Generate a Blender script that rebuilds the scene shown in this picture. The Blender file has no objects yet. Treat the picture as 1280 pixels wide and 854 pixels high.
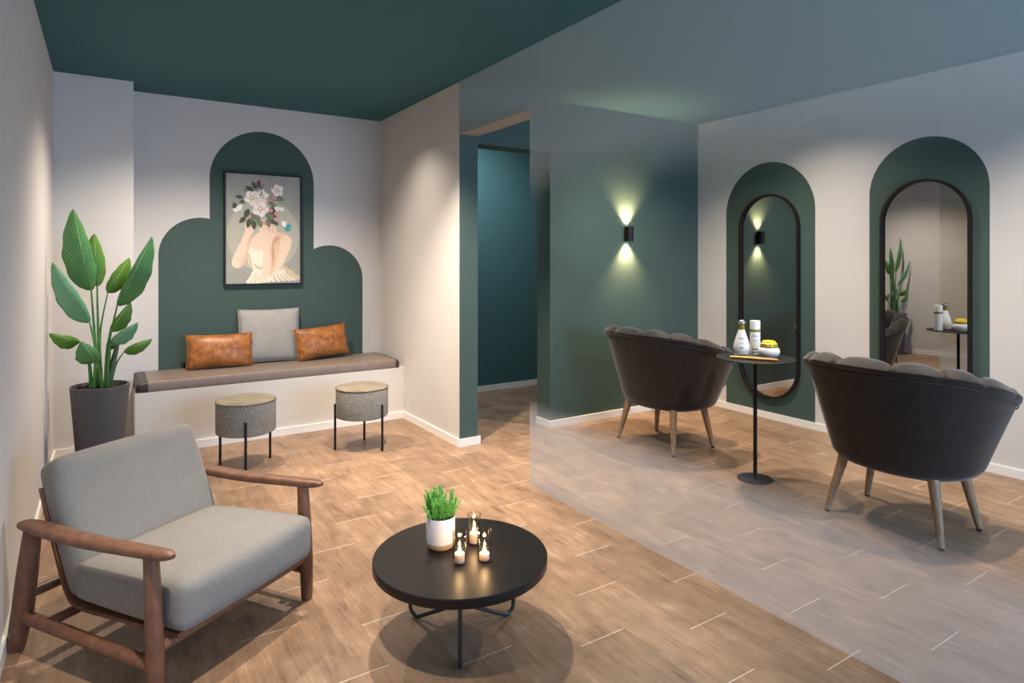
import bpy, bmesh, math, random
from mathutils import Vector, Matrix

PI = math.pi
scene = bpy.context.scene
COL = scene.collection

# ------------------------------------------------------------------ camera
YAW = 0.5715
cam_d = bpy.data.cameras.new('camera')
cam_d.sensor_width = 36.0
cam_d.lens = 790.335 * 36.0 / 1280.0
cam_d.shift_y = -103.5 / 1280.0
cam_d.clip_start = 0.05
cam = bpy.data.objects.new('camera', cam_d)
cam.location = (0, 0, 1.35)
cam.rotation_euler = (PI / 2, 0, -YAW)
COL.objects.link(cam)
scene.camera = cam

# ------------------------------------------------------------------ exposure, world, lights
scene.view_settings.view_transform = 'Standard'
scene.view_settings.look = 'None'
scene.view_settings.gamma = 1.0
scene.view_settings.use_curve_mapping = False
scene.view_settings.exposure = 0.22

world = bpy.data.worlds.new('world')
scene.world = world
world.use_nodes = True
world.node_tree.nodes['Background'].inputs[0].default_value = (0.50, 0.68, 1.0, 1)
world.node_tree.nodes['Background'].inputs[1].default_value = 0.6

WARM = (1.0, 0.86, 0.72)
NEUT = (1.0, 0.88, 0.74)
COOL = (0.72, 0.84, 1.0)


def spot(loc, target, energy, angle, blend=0.6, color=WARM, radius=0.03):
    d = bpy.data.lights.new('ceiling_spot', 'SPOT')
    d.energy = energy
    d.spot_size = math.radians(angle)
    d.spot_blend = blend
    d.color = color
    d.shadow_soft_size = radius
    o = bpy.data.objects.new('ceiling_spot', d)
    o.location = loc
    v = Vector(target) - Vector(loc)
    o.rotation_euler = v.to_track_quat('-Z', 'Y').to_euler()
    COL.objects.link(o)
    return o


def area(loc, target, sx, sy, energy, color=COOL):
    d = bpy.data.lights.new('window_daylight', 'AREA')
    d.shape = 'RECTANGLE'
    d.size, d.size_y = sx, sy
    d.energy = energy
    d.color = color
    o = bpy.data.objects.new('window_daylight', d)
    o.location = loc
    v = Vector(target) - Vector(loc)
    o.rotation_euler = v.to_track_quat('-Z', 'Y').to_euler()
    COL.objects.link(o)
    return o


# daylight through the shop window behind the camera
area((3.1, -2.75, 1.6), (2.6, 2.0, 1.3), 2.6, 1.7, 168, (0.42, 0.66, 1.0))
# recessed ceiling spots, lounge side
CZ = 2.60
spot((1.16, 2.85, CZ), (1.12, 2.55, 0), 205, 84, 1.0)
spot((0.66, 4.38, CZ), (0.66, 4.42, 0), 215, 132, 1.0)
spot((1.60, 4.55, CZ), (1.62, 4.57, 0), 56, 112, 1.0)
spot((0.32, 1.45, CZ), (0.30, 2.20, 0), 190, 50, 1.0)
# over the opening in the partition and along it
spot((1.50, 3.42, CZ), (2.05, 3.95, 0), 300, 76, 1.0)
spot((2.65, 2.15, CZ), (2.62, 2.20, 0), 140, 66, 1.0)
# salon side
spot((3.45, 3.25, CZ), (3.50, 3.25, 0), 150, 134, 1.0)
spot((3.45, 1.20, CZ), (3.50, 1.25, 0), 150, 134, 1.0)
spot((3.98, 2.72, CZ), (4.10, 2.72, 0), 62, 132, 1.0)  # added wall washer, brightens the mirror wall and its arches
spot((3.98, 0.95, CZ), (4.10, 0.95, 0), 62, 132, 1.0)  # second added washer for the nearer part of that wall
# corridor behind the doorway: lamp added because its wall needs light
spot((2.75, 4.75, CZ), (3.1, 5.4, 1.2), 95, 150, 1.0, (0.85, 0.95, 1.0))


# ------------------------------------------------------------------ material helpers
def srgb(r, g, b):
    def f(c):
        c /= 255.0
        return c / 12.92 if c <= 0.04045 else ((c + 0.055) / 1.055) ** 2.4
    return (f(r), f(g), f(b), 1.0)


class NT:
    def __init__(s, name):
        s.m = bpy.data.materials.new(name)
        s.m.use_nodes = True
        s.t = s.m.node_tree
        s.b = s.t.nodes['Principled BSDF']
        s.out = s.t.nodes['Material Output']

    def n(s, typ, **kw):
        nd = s.t.nodes.new(typ)
        for k, v in kw.items():
            setattr(nd, k, v)
        return nd

    def l(s, a, b):
        s.t.links.new(a, b)

    def val(s, sock, v):
        if hasattr(v, 'is_output') or isinstance(v, bpy.types.NodeSocket):
            s.l(v, sock)
        else:
            sock.default_value = v

    def math(s, op, a, b=0.0, c=None, clamp=False):
        nd = s.n('ShaderNodeMath', operation=op)
        nd.use_clamp = clamp
        s.val(nd.inputs[0], a)
        s.val(nd.inputs[1], b)
        if c is not None:
            s.val(nd.inputs[2], c)
        return nd.outputs[0]

    def coord(s, scale=(1, 1, 1), kind='Object'):
        tc = s.n('ShaderNodeTexCoord')
        mp = s.n('ShaderNodeMapping')
        mp.inputs['Scale'].default_value = scale
        s.l(tc.outputs[kind], mp.inputs[0])
        return mp.outputs[0]

    def noise(s, vec, scale, detail=4, rough=0.6):
        nd = s.n('ShaderNodeTexNoise')
        nd.inputs['Scale'].default_value = scale
        nd.inputs['Detail'].default_value = detail
        nd.inputs['Roughness'].default_value = rough
        if vec is not None:
            s.l(vec, nd.inputs['Vector'])
        return nd.outputs['Fac']

    def ramp(s, fac, stops):
        nd = s.n('ShaderNodeValToRGB')
        cr = nd.color_ramp
        while len(cr.elements) < len(stops):
            cr.elements.new(0.5)
        for e, (p, c) in zip(cr.elements, stops):
            e.position = p
            e.color = c
        s.l(fac, nd.inputs[0])
        return nd.outputs[0]

    def mix(s, fac, a, b, blend='MIX'):
        nd = s.n('ShaderNodeMix', data_type='RGBA', blend_type=blend)
        s.val(nd.inputs[0], fac)
        s.val(nd.inputs[6], a)
        s.val(nd.inputs[7], b)
        return nd.outputs[2]

    def bump(s, height, strength=0.2, dist=0.01):
        nd = s.n('ShaderNodeBump')
        nd.inputs['Strength'].default_value = strength
        nd.inputs['Distance'].default_value = dist
        s.l(height, nd.inputs['Height'])
        s.l(nd.outputs[0], s.b.inputs['Normal'])

    def set(s, **kw):
        for k, v in kw.items():
            s.val(s.b.inputs[k.replace('_', ' ')], v)
        return s


def plain(name, col, rough=0.5, metal=0.0, spec=0.5, var=0.06, scale=8.0):
    t = NT(name)
    v = t.noise(t.coord(), scale)
    lo = tuple(c * (1 - var) for c in col[:3]) + (1,)
    hi = tuple(min(1, c * (1 + var)) for c in col[:3]) + (1,)
    t.set(Base_Color=t.ramp(v, [(0.3, lo), (0.7, hi)]), Roughness=rough, Metallic=metal)
    t.b.inputs['Specular IOR Level'].default_value = spec
    return t.m


def paint(name, col, rough=0.75, spec=0.3):
    t = NT(name)
    c = t.coord()
    v = t.noise(c, 2.0)
    lo = tuple(x * 0.97 for x in col[:3]) + (1,)
    hi = tuple(x * 1.03 for x in col[:3]) + (1,)
    t.set(Base_Color=t.ramp(v, [(0.3, lo), (0.7, hi)]), Roughness=rough)
    t.b.inputs['Specular IOR Level'].default_value = spec
    t.bump(t.noise(c, 220, 3), 0.04, 0.002)
    return t.m


def floor_mat():
    t = NT('wood_look_tile')
    tc = t.n('ShaderNodeTexCoord')
    sp = t.n('ShaderNodeSeparateXYZ')
    t.l(tc.outputs['Object'], sp.inputs[0])
    x, y = sp.outputs[0], sp.outputs[1]
    u = t.math('DIVIDE', t.math('ADD', x, 0.0065), 0.2)
    col = t.math('FLOOR', u)
    fu = t.math('FRACT', u)
    off = t.math('MULTIPLY', col, 0.268)
    # end joints of column 7 at y = 0.381 (mod 0.67); each column advances 0.268
    v = t.math('DIVIDE', t.math('SUBTRACT', t.math('SUBTRACT', y, 0.381 - 7 * 0.268 + 6.7), off), 0.67)
    row = t.math('FLOOR', v)
    fv = t.math('FRACT', v)
    cmb = t.n('ShaderNodeCombineXYZ')
    t.l(col, cmb.inputs[0])
    t.l(row, cmb.inputs[1])
    wn = t.n('ShaderNodeTexWhiteNoise', noise_dimensions='2D')
    t.l(cmb.outputs[0], wn.inputs['Vector'])
    rnd = wn.outputs['Value']
    # plank-local coordinates so the grain breaks at each joint
    c2 = t.n('ShaderNodeCombineXYZ')
    t.l(t.math('ADD', t.math('MULTIPLY', x, 9.0), t.math('MULTIPLY', rnd, 31.0)), c2.inputs[0])
    t.l(t.math('ADD', t.math('MULTIPLY', y, 1.8), t.math('MULTIPLY', rnd, 57.0)), c2.inputs[1])
    g1 = t.noise(c2.outputs[0], 2.2, 8, 0.68)
    c3 = t.n('ShaderNodeCombineXYZ')
    t.l(t.math('ADD', t.math('MULTIPLY', x, 60.0), t.math('MULTIPLY', rnd, 91.0)), c3.inputs[0])
    t.l(t.math('ADD', t.math('MULTIPLY', y, 3.0), t.math('MULTIPLY', rnd, 17.0)), c3.inputs[1])
    g2 = t.noise(c3.outputs[0], 2.0, 5, 0.6)
    g3 = t.noise(tc.outputs['Object'], 5.0, 6, 0.7)
    grain = t.math('ADD', t.math('MULTIPLY', g1, 0.40), t.math('ADD', t.math('MULTIPLY', g2, 0.26), t.math('MULTIPLY', g3, 0.34)))
    base = t.ramp(grain, [(0.36, srgb(92, 71, 53)), (0.45, srgb(132, 105, 82)), (0.55, srgb(152, 123, 98)), (0.66, srgb(182, 157, 133))])
    tone = t.math('ADD', t.math('MULTIPLY', rnd, 0.24), 0.86)
    hsv = t.n('ShaderNodeHueSaturation')
    t.l(tone, hsv.inputs['Value'])
    t.l(base, hsv.inputs['Color'])
    # joints
    eu = t.math('MULTIPLY', t.math('MINIMUM', fu, t.math('SUBTRACT', 1.0, fu)), 0.2)
    ev = t.math('MULTIPLY', t.math('MINIMUM', fv, t.math('SUBTRACT', 1.0, fv)), 0.67)
    ju = t.math('LESS_THAN', eu, 0.0008)
    jv = t.math('LESS_THAN', ev, 0.0013)
    c = t.mix(t.math('MULTIPLY', ju, 0.6), hsv.outputs[0], srgb(128, 116, 108))
    c = t.mix(t.math('MULTIPLY', jv, 0.9), c, srgb(226, 212, 196))  # pale grout, with the bright reflection of the bevels put into its colour
    rough = t.math('ADD', t.math('MULTIPLY', g1, 0.25), 0.30)
    t.set(Base_Color=c, Roughness=rough)
    t.b.inputs['Specular IOR Level'].default_value = 0.42
    t.bump(grain, 0.12, 0.004)
    return t.m


def wood(name, dark, light, scale=(3, 3, 40), rough=0.45):
    t = NT(name)
    c = t.coord(scale)
    g = t.noise(c, 3.0, 6, 0.65)
    t.set(Base_Color=t.ramp(g, [(0.32, dark), (0.68, light)]), Roughness=rough)
    t.bump(g, 0.06, 0.003)
    return t.m


def fabric(name, a, b, weave=500.0, bumps=0.25, rough=0.9, sheen=0.15, contrast=0.5):
    t = NT(name)
    c = t.coord()
    wx = t.n('ShaderNodeTexNoise')
    wx.inputs['Scale'].default_value = weave
    wx.inputs['Detail'].default_value = 2
    t.l(c, wx.inputs['Vector'])
    big = t.noise(c, 9.0, 4)
    f = t.math('ADD', t.math('MULTIPLY', wx.outputs['Fac'], contrast), t.math('MULTIPLY', big, 1 - contrast))
    t.set(Base_Color=t.ramp(f, [(0.36, a), (0.64, b)]), Roughness=rough)
    t.b.inputs['Sheen Weight'].default_value = sheen
    t.b.inputs['Sheen Roughness'].default_value = 0.4
    t.b.inputs['Specular IOR Level'].default_value = 0.2
    t.bump(wx.outputs['Fac'], bumps, 0.003)
    return t.m


def tweed():
    t = NT('tweed')
    tc = t.n('ShaderNodeTexCoord')
    sp = t.n('ShaderNodeSeparateXYZ')
    t.l(tc.outputs['Object'], sp.inputs[0])
    ang = t.math('ARCTAN2', sp.outputs[1], sp.outputs[0])
    a = t.math('SINE', t.math('MULTIPLY', ang, 150.0))
    b = t.math('SINE', t.math('MULTIPLY', sp.outputs[2], 820.0))
    w = t.math('MULTIPLY', a, b)
    nz = t.noise(tc.outputs['Object'], 160, 3)
    f = t.math('ADD', t.math('MULTIPLY', w, 0.16), nz)
    t.set(Base_Color=t.ramp(f, [(0.30, srgb(88, 88, 84)), (0.52, srgb(142, 140, 131)), (0.72, srgb(184, 181, 168))]), Roughness=0.95)
    t.b.inputs['Specular IOR Level'].default_value = 0.15
    t.bump(f, 0.35, 0.003)
    return t.m


def leather(name, a, b, rough=0.42, scale=38.0):
    t = NT(name)
    c = t.coord()
    v = t.n('ShaderNodeTexVoronoi', feature='DISTANCE_TO_EDGE')
    v.inputs['Scale'].default_value = scale
    t.l(c, v.inputs['Vector'])
    n1 = t.noise(c, 18, 6, 0.7)
    f = t.math('ADD', t.math('MULTIPLY', v.outputs['Distance'], 0.35), t.math('MULTIPLY', n1, 0.9))
    t.set(Base_Color=t.ramp(f, [(0.35, a), (0.65, b)]), Roughness=rough)
    t.bump(f, 0.15, 0.004)
    return t.m


def glassy(name, tint=(1, 1, 1, 1), gloss=0.5, rough=0.0):
    """thin clear glass: mostly transmits, a fresnel share mirrors."""
    t = NT(name)
    t.t.nodes.remove(t.b)
    tr = t.n('ShaderNodeBsdfTransparent')
    tr.inputs[0].default_value = tint
    gl = t.n('ShaderNodeBsdfGlossy')
    gl.inputs['Roughness'].default_value = rough
    lw = t.n('ShaderNodeLayerWeight')
    lw.inputs['Blend'].default_value = 0.5
    # facing 0 head-on .. 1 grazing; about 4 % mirror head-on, more towards the edges
    f = t.math('MULTIPLY', t.math('ADD', 0.04, t.math('POWER', lw.outputs['Facing'], 4.0)), gloss, None, True)
    mx = t.n('ShaderNodeMixShader')
    t.l(f, mx.inputs[0])
    t.l(tr.outputs[0], mx.inputs[1])
    t.l(gl.outputs[0], mx.inputs[2])
    t.l(mx.outputs[0], t.out.inputs[0])
    return t.m


def film_mat(name, lo, hi, opacity):
    """gradient frosted film: clear in the middle, opacity rising from lo[0] down to lo[1] and from hi[0] up to hi[1] (heights in m)."""
    t = NT(name)
    t.t.nodes.remove(t.b)
    tc = t.n('ShaderNodeTexCoord')
    sp = t.n('ShaderNodeSeparateXYZ')
    t.l(tc.outputs['Object'], sp.inputs[0])
    fac = []
    for z0, z1 in (lo, hi):
        mr = t.n('ShaderNodeMapRange', interpolation_type='SMOOTHSTEP')
        t.l(sp.outputs[2], mr.inputs['Value'])
        mr.inputs['From Min'].default_value = z0
        mr.inputs['From Max'].default_value = z1
        mr.inputs['To Min'].default_value = 0.0
        mr.inputs['To Max'].default_value = opacity
        fac.append(mr.outputs[0])
    f = t.math('MAXIMUM', fac[0], fac[1])
    low = t.math('GREATER_THAN', sp.outputs[2], 1.1)
    tint = t.mix(low, (0.52, 0.60, 0.68, 1), (0.82, 0.88, 0.86, 1))  # upper band tinted lighter, in place of more fill light up there
    tr = t.n('ShaderNodeBsdfTransparent')
    df = t.n('ShaderNodeBsdfDiffuse')
    t.l(tint, df.inputs[0])
    tl = t.n('ShaderNodeBsdfTranslucent')
    t.l(tint, tl.inputs[0])
    m1 = t.n('ShaderNodeMixShader')
    m1.inputs[0].default_value = 0.5
    t.l(df.outputs[0], m1.inputs[1])
    t.l(tl.outputs[0], m1.inputs[2])
    m2 = t.n('ShaderNodeMixShader')
    t.l(f, m2.inputs[0])
    t.l(tr.outputs[0], m2.inputs[1])
    t.l(m1.outputs[0], m2.inputs[2])
    t.l(m2.outputs[0], t.out.inputs[0])
    return t.m


def emit(name, col, strength):
    t = NT(name)
    t.set(Base_Color=(0, 0, 0, 1))
    t.b.inputs['Emission Color'].default_value = col
    t.b.inputs['Emission Strength'].default_value = strength
    return t.m


def leaf_mat(name, a, b):
    t = NT(name)
    tc = t.n('ShaderNodeTexCoord')
    sp = t.n('ShaderNodeSeparateXYZ')
    t.l(tc.outputs['UV'], sp.inputs[0])
    # side veins run obliquely out from the midrib
    ax = t.math('ABSOLUTE', t.math('SUBTRACT', sp.outputs[0], 0.5))
    ph = t.math('SUBTRACT', t.math('MULTIPLY', sp.outputs[1], 120.0), t.math('MULTIPLY', ax, 70.0))
    st = t.math('ADD', t.math('MULTIPLY', t.math('SINE', ph), 0.5), 0.5)
    nz = t.noise(tc.outputs['Object'], 14, 4)
    f = t.math('ADD', t.math('MULTIPLY', st, 0.55), t.math('MULTIPLY', nz, 0.45))
    c = t.ramp(f, [(0.2, a), (0.8, b)])
    mid = t.math('LESS_THAN', ax, 0.03)
    c = t.mix(t.math('MULTIPLY', mid, 0.7), c, srgb(150, 178, 120))
    t.set(Base_Color=c, Roughness=0.42)
    t.bump(st, 0.25, 0.004)
    return t.m


M = {}
M['wall'] = paint('greige_paint', srgb(208, 204, 200))
M['teal'] = paint('teal_paint', srgb(67, 86, 81), 0.7)
M['ceil'] = paint('teal_ceiling_paint', srgb(58, 104, 112), 0.8)
M['dteal'] = paint('deep_teal_paint', srgb(66, 100, 104), 0.75)
M['white'] = paint('white_gloss_paint', srgb(238, 234, 228), 0.4, 0.5)
M['bench'] = paint('bench_paint', srgb(214, 210, 202))
M['soffit'] = paint('soffit_paint', srgb(158, 154, 147))
M['floor'] = floor_mat()
M['black'] = plain('black_metal', srgb(23, 21, 21), 0.5, 0.0, 0.3)
M['frame'] = plain('bronze_black_metal', srgb(36, 29, 27), 0.45, 0.2, 0.3)
M['tabletop'] = plain('charcoal_lacquer', srgb(29, 26, 25), 0.38, 0.0, 0.3)
M['tableleg'] = plain('charcoal_steel', srgb(40, 40, 46), 0.4)
M['mirror'] = plain('mirror_silver', (0.45, 0.45, 0.44, 1), 0.0, 1.0, 0.5, 0.0)
M['walnut'] = wood('walnut', srgb(96, 63, 45), srgb(128, 88, 65), (9, 9, 5), 0.42)
M['oakleg'] = wood('oak_leg', srgb(126, 97, 72), srgb(168, 138, 108), (30, 30, 5), 0.5)
M['grey'] = fabric('grey_upholstery', srgb(120, 117, 112), srgb(146, 142, 136), 420, 0.3, 0.9, 0.15, 0.85)
M['velvet'] = fabric('taupe_velvet', srgb(37, 32, 30), srgb(48, 42, 39), 14, 0.0, 0.6, 0.4, 0.5)
M['tan'] = leather('tan_leather', srgb(122, 70, 30), srgb(188, 120, 58), 0.45, 60)
M['pillow'] = fabric('light_grey_velvet', srgb(152, 149, 145), srgb(162, 159, 154), 40, 0.04, 0.85, 0.3)
M['taupe'] = leather('taupe_leatherette', srgb(122, 108, 98), srgb(134, 119, 108), 0.45, 120)
M['darkleather'] = leather('dark_leatherette', srgb(48, 42, 40), srgb(60, 53, 50), 0.4, 90)
M['tweed'] = tweed()
M['tweedtop'] = fabric('beige_boucle', srgb(104, 95, 80), srgb(150, 139, 118), 260, 0.5, 0.95)
M['planter'] = plain('grey_fibre_planter', srgb(80, 77, 78), 0.65)
M['soil'] = plain('dark_soil', srgb(46, 36, 30), 0.95, 0, 0.2, 0.6, 70)
M['leafA'] = leaf_mat('leaf_green', srgb(38, 92, 44), srgb(92, 152, 82))
M['leafB'] = leaf_mat('leaf_olive', srgb(50, 96, 24), srgb(104, 148, 44))
M['leafC'] = leaf_mat('leaf_bluegreen', srgb(66, 126, 88), srgb(120, 172, 128))
M['stem'] = plain('leaf_stem', srgb(66, 122, 48), 0.45, 0, 0.5, 0.3, 20)
M['herb'] = plain('rosemary_green', srgb(136, 204, 104), 0.6, 0, 0.3, 0.35, 120)
M['ceramic'] = plain('white_ceramic', srgb(232, 230, 232), 0.2, 0, 0.5, 0.02)
M['palewood'] = wood('pale_wood', srgb(168, 138, 104), srgb(206, 178, 142), (40, 40, 6), 0.5)
M['glass'] = glassy('clear_glass', (0.94, 0.92, 0.89, 1), 1.0, 0.02)
M['pane'] = glassy('partition_glass', (0.985, 0.99, 0.988, 1), 0.02, 0.0)
M['wax'] = plain('ivory_wax', srgb(240, 222, 204), 0.5)
M['wax'].node_tree.nodes['Principled BSDF'].inputs['Subsurface Weight'].default_value = 0.3
M['flame'] = emit('candle_flame', (1.0, 0.66, 0.26, 1), 60)
M['bottle'] = plain('white_bottle', srgb(238, 238, 238), 0.25, 0, 0.5, 0.01)
M['olive'] = plain('olive_gold_band', srgb(146, 134, 46), 0.35, 0.3)
M['yellow'] = plain('yellow_lid', srgb(226, 196, 40), 0.35)
M['chrome'] = plain('chrome', (0.75, 0.75, 0.76, 1), 0.12, 1.0, 0.5, 0.02)
M['ink'] = plain('grey_print', srgb(96, 96, 96), 0.6)
M['inkdark'] = plain('dark_print', srgb(62, 64, 66), 0.6)
M['brushwood'] = wood('honey_wood', srgb(186, 120, 40), srgb(232, 178, 92), (20, 4, 20), 0.35)
M['rubber'] = plain('black_rubber', srgb(22, 21, 21), 0.6)
M['lampglow'] = emit('lamp_lens', (1.0, 0.97, 0.62, 1), 25)


# ------------------------------------------------------------------ mesh helpers
class MB:
    """collects geometry of one mesh, each face with a material index."""

    def __init__(s):
        s.v, s.f, s.mi, s.uv = [], [], [], {}

    def add(s, vs, fs, mi=0, mat=None, uvs=None):
        o = len(s.v)
        for p in vs:
            p = Vector(p)
            s.v.append(tuple(mat @ p) if mat else tuple(p))
        for f in fs:
            s.f.append([i + o for i in f])
            s.mi.append(mi)
        if uvs:
            for i, u in enumerate(uvs):
                s.uv[i + o] = u
        return s

    def box(s, x0, x1, y0, y1, z0, z1, mi=0, mat=None):
        vs = [(x0, y0, z0), (x1, y0, z0), (x1, y1, z0), (x0, y1, z0), (x0, y0, z1), (x1, y0, z1), (x1, y1, z1), (x0, y1, z1)]
        fs = [(0, 3, 2, 1), (4, 5, 6, 7), (0, 1, 5, 4), (1, 2, 6, 5), (2, 3, 7, 6), (3, 0, 4, 7)]
        return s.add(vs, fs, mi, mat)

    def boxm(s, x0, x1, y0, y1, z0, z1, mis):
        """box with a material per face: bottom, top, -y, +x, +y, -x"""
        n = len(s.mi)
        s.box(x0, x1, y0, y1, z0, z1)
        for i, m in enumerate(mis):
            s.mi[n + i] = m
        return s

    def lathe(s, prof, n=48, mi=0, mat=None, cap=True):
        vs, fs = [], []
        k = len(prof)
        for i in range(n):
            a = 2 * PI * i / n
            for r, z in prof:
                vs.append((r * math.cos(a), r * math.sin(a), z))
        for i in range(n):
            j = (i + 1) % n
            for q in range(k - 1):
                fs.append((i * k + q, j * k + q, j * k + q + 1, i * k + q + 1))
        if cap:
            fs.append([i * k for i in range(n)][::-1])
            fs.append([i * k + k - 1 for i in range(n)])
        return s.add(vs, fs, mi, mat)

    def tube(s, pts, rad, n=12, mi=0, mat=None, flat=1.0, up=(0, 0, 1)):
        """sweep a circle (or flattened ellipse) along points; rad may be a list."""
        pts = [Vector(p) for p in pts]
        if not isinstance(rad, (list, tuple)):
            rad = [rad] * len(pts)
        vs, fs = [], []
        prev = None
        for i, p in enumerate(pts):
            a = pts[max(i - 1, 0)]
            b = pts[min(i + 1, len(pts) - 1)]
            t = (b - a).normalized()
            if prev is None:
                u = Vector(up)
                if abs(u.dot(t)) > 0.95:
                    u = Vector((1, 0, 0))
                u = (u - t * u.dot(t)).normalized()
            else:
                u = (prev - t * prev.dot(t)).normalized()
            prev = u
            w = t.cross(u)
            for k in range(n):
                q = 2 * PI * k / n
                vs.append(tuple(p + u * (rad[i] * flat * math.cos(q)) + w * (rad[i] * math.sin(q))))
        for i in range(len(pts) - 1):
            for k in range(n):
                k2 = (k + 1) % n
                fs.append((i * n + k, i * n + k2, (i + 1) * n + k2, (i + 1) * n + k))
        fs.append(list(range(n))[::-1])
        fs.append([(len(pts) - 1) * n + k for k in range(n)])
        return s.add(vs, fs, mi, mat)

    def rbox(s, sx, sy, sz, r, n=10, bulge=(0, 0, 0), mi=0, mat=None):
        """rounded box centred on the origin; bulge swells each pair of faces."""
        seen, vs, fs = {}, [], []
        hx, hy, hz = sx / 2, sy / 2, sz / 2

        def pt(p):
            key = tuple(round(c, 5) for c in p)
            if key in seen:
                return seen[key]
            q = Vector((p[0] * hx, p[1] * hy, p[2] * hz))
            inn = Vector((max(-hx + r, min(hx - r, q.x)), max(-hy + r, min(hy - r, q.y)), max(-hz + r, min(hz - r, q.z))))
            d = q - inn
            if d.length > 1e-9:
                q = inn + d.normalized() * r
            ux, uy, uz = q.x / hx, q.y / hy, q.z / hz
            fx, fy, fz = (max(0, 1 - abs(c) ** 2.4) for c in (ux, uy, uz))
            q = Vector((q.x + ux * bulge[0] * fy * fz, q.y + uy * bulge[1] * fx * fz, q.z + uz * bulge[2] * fx * fy))
            seen[key] = len(vs)
            vs.append(tuple(q))
            return seen[key]

        # denser sampling near the edges
        g = [math.copysign(1 - (1 - abs(t)) ** 1.6, t) for t in [-1 + 2 * i / n for i in range(n + 1)]]
        for ax in range(3):
            for sg in (-1, 1):
                for i in range(n):
                    for j in range(n):
                        q = []
                        for a, b in ((g[i], g[j]), (g[i + 1], g[j]), (g[i + 1], g[j + 1]), (g[i], g[j + 1])):
                            p = [0, 0, 0]
                            p[ax] = sg
                            p[(ax + 1) % 3] = a
                            p[(ax + 2) % 3] = b
                            q.append(pt(p))
                        fs.append(q if sg > 0 else q[::-1])
        return s.add(vs, fs, mi, mat)

    def prism(s, poly, z0, z1, mi=0, mat=None):
        """extrude a 2-D polygon (ccw) from z0 to z1."""
        n = len(poly)
        vs = [(x, y, z0) for x, y in poly] + [(x, y, z1) for x, y in poly]
        fs = [list(range(n))[::-1], [n + i for i in range(n)]]
        for i in range(n):
            j = (i + 1) % n
            fs.append((i, j, n + j, n + i))
        return s.add(vs, fs, mi, mat)

    def build(s, name, mats, parent=None, smooth=40, loc=None):
        me = bpy.data.meshes.new(name)
        me.from_pydata(s.v, [], s.f)
        if not isinstance(mats, (list, tuple)):
            mats = [mats]
        for m in mats:
            me.materials.append(m)
        for p, i in zip(me.polygons, s.mi):
            p.material_index = i
        if s.uv:
            ul = me.uv_layers.new(name='UVMap')
            for lp in me.loops:
                ul.data[lp.index].uv = s.uv.get(lp.vertex_index, (0, 0))
        bm = bmesh.new()
        bm.from_mesh(me)
        bmesh.ops.recalc_face_normals(bm, faces=bm.faces)
        bm.to_mesh(me)
        bm.free()
        me.update()
        if smooth:
            me.polygons.foreach_set('use_smooth', [True] * len(me.polygons))
            me.set_sharp_from_angle(angle=math.radians(smooth))
        o = bpy.data.objects.new(name, me)
        COL.objects.link(o)
        if parent is not None:
            o.parent = parent
        if loc is not None:
            o.location = loc
        return o


def tag(o, label, cat, group=None):
    o['label'] = label
    o['category'] = cat
    if group:
        o['group'] = group
    return o


def thing(name, label, cat, loc=(0, 0, 0), rz=0.0, group=None):
    o = bpy.data.objects.new(name, None)
    o.empty_display_size = 0.1
    COL.objects.link(o)
    o.location = loc
    o.rotation_euler = (0, 0, rz)
    return tag(o, label, cat, group)


def struct(mb, name, mats, smooth=None):
    o = mb.build(name, mats, None, smooth)
    o['kind'] = 'structure'
    return o


def copy_thing(o, loc, rz, label, name=None):
    c = o.copy()
    COL.objects.link(c)
    c.location = loc
    c.rotation_euler = (0, 0, rz)
    c['label'] = label
    for ch in [x for x in bpy.data.objects if x.parent == o]:
        d = ch.copy()
        COL.objects.link(d)
        d.parent = c
        for g in [x for x in bpy.data.objects if x.parent == ch]:
            e = g.copy()
            COL.objects.link(e)
            e.parent = d
    return c


def smoothstep(a, b, x):
    t = max(0.0, min(1.0, (x - a) / (b - a)))
    return t * t * (3 - 2 * t)


def catmull(pts, n=8, closed=True):
    out = []
    k = len(pts)
    rng = range(k) if closed else range(k - 1)
    for i in rng:
        if closed:
            p0, p1, p2, p3 = (Vector(pts[(i + d) % k]) for d in (-1, 0, 1, 2))
        else:
            p0, p1, p2, p3 = (Vector(pts[max(0, min(k - 1, i + d))]) for d in (-1, 0, 1, 2))
        for j in range(n):
            t = j / n
            out.append(0.5 * ((2 * p1) + (p2 - p0) * t + (2 * p0 - 5 * p1 + 4 * p2 - p3) * t * t + (3 * p1 - p0 - 3 * p2 + p3) * t ** 3))
    if not closed:
        out.append(Vector(pts[-1]))
    return out


# ------------------------------------------------------------------ the room
XL, XP, XPB, XM = -0.2961, 2.1348, 2.286, 4.7143
YC, YB, YG, YE = 5.2727, 5.5686, 4.0793, 4.0168
YF, H = -2.6, 2.618

struct(MB().box(XL - 0.12, XM + 0.12, YF - 0.12, YB + 0.12, -0.1, 0.0), 'floor', M['floor'])
struct(MB().box(XL - 0.12, XM + 0.12, YF - 0.12, YB + 0.12, H, H + 0.1), 'ceiling', M['ceil'])
struct(MB().box(XL - 0.12, XL, YF, YB + 0.12, 0, H), 'wall_left', M['wall'])
struct(MB().box(XL, 0.1697, YC, YB, 0, H), 'wall_corner', M['wall'])


def arch_poly(x0, x1, zb, ztop, n=40):
    """flat-bottomed round arch outline, ccw seen from -y (x right, z up)"""
    r = (x1 - x0) / 2
    cz = ztop - r
    pts = [(x0, zb), (x1, zb)]
    for i in range(n + 1):
        a = PI * i / n
        pts.append((x0 + r + r * math.cos(a), cz + r * math.sin(a)))
    return pts


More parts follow.
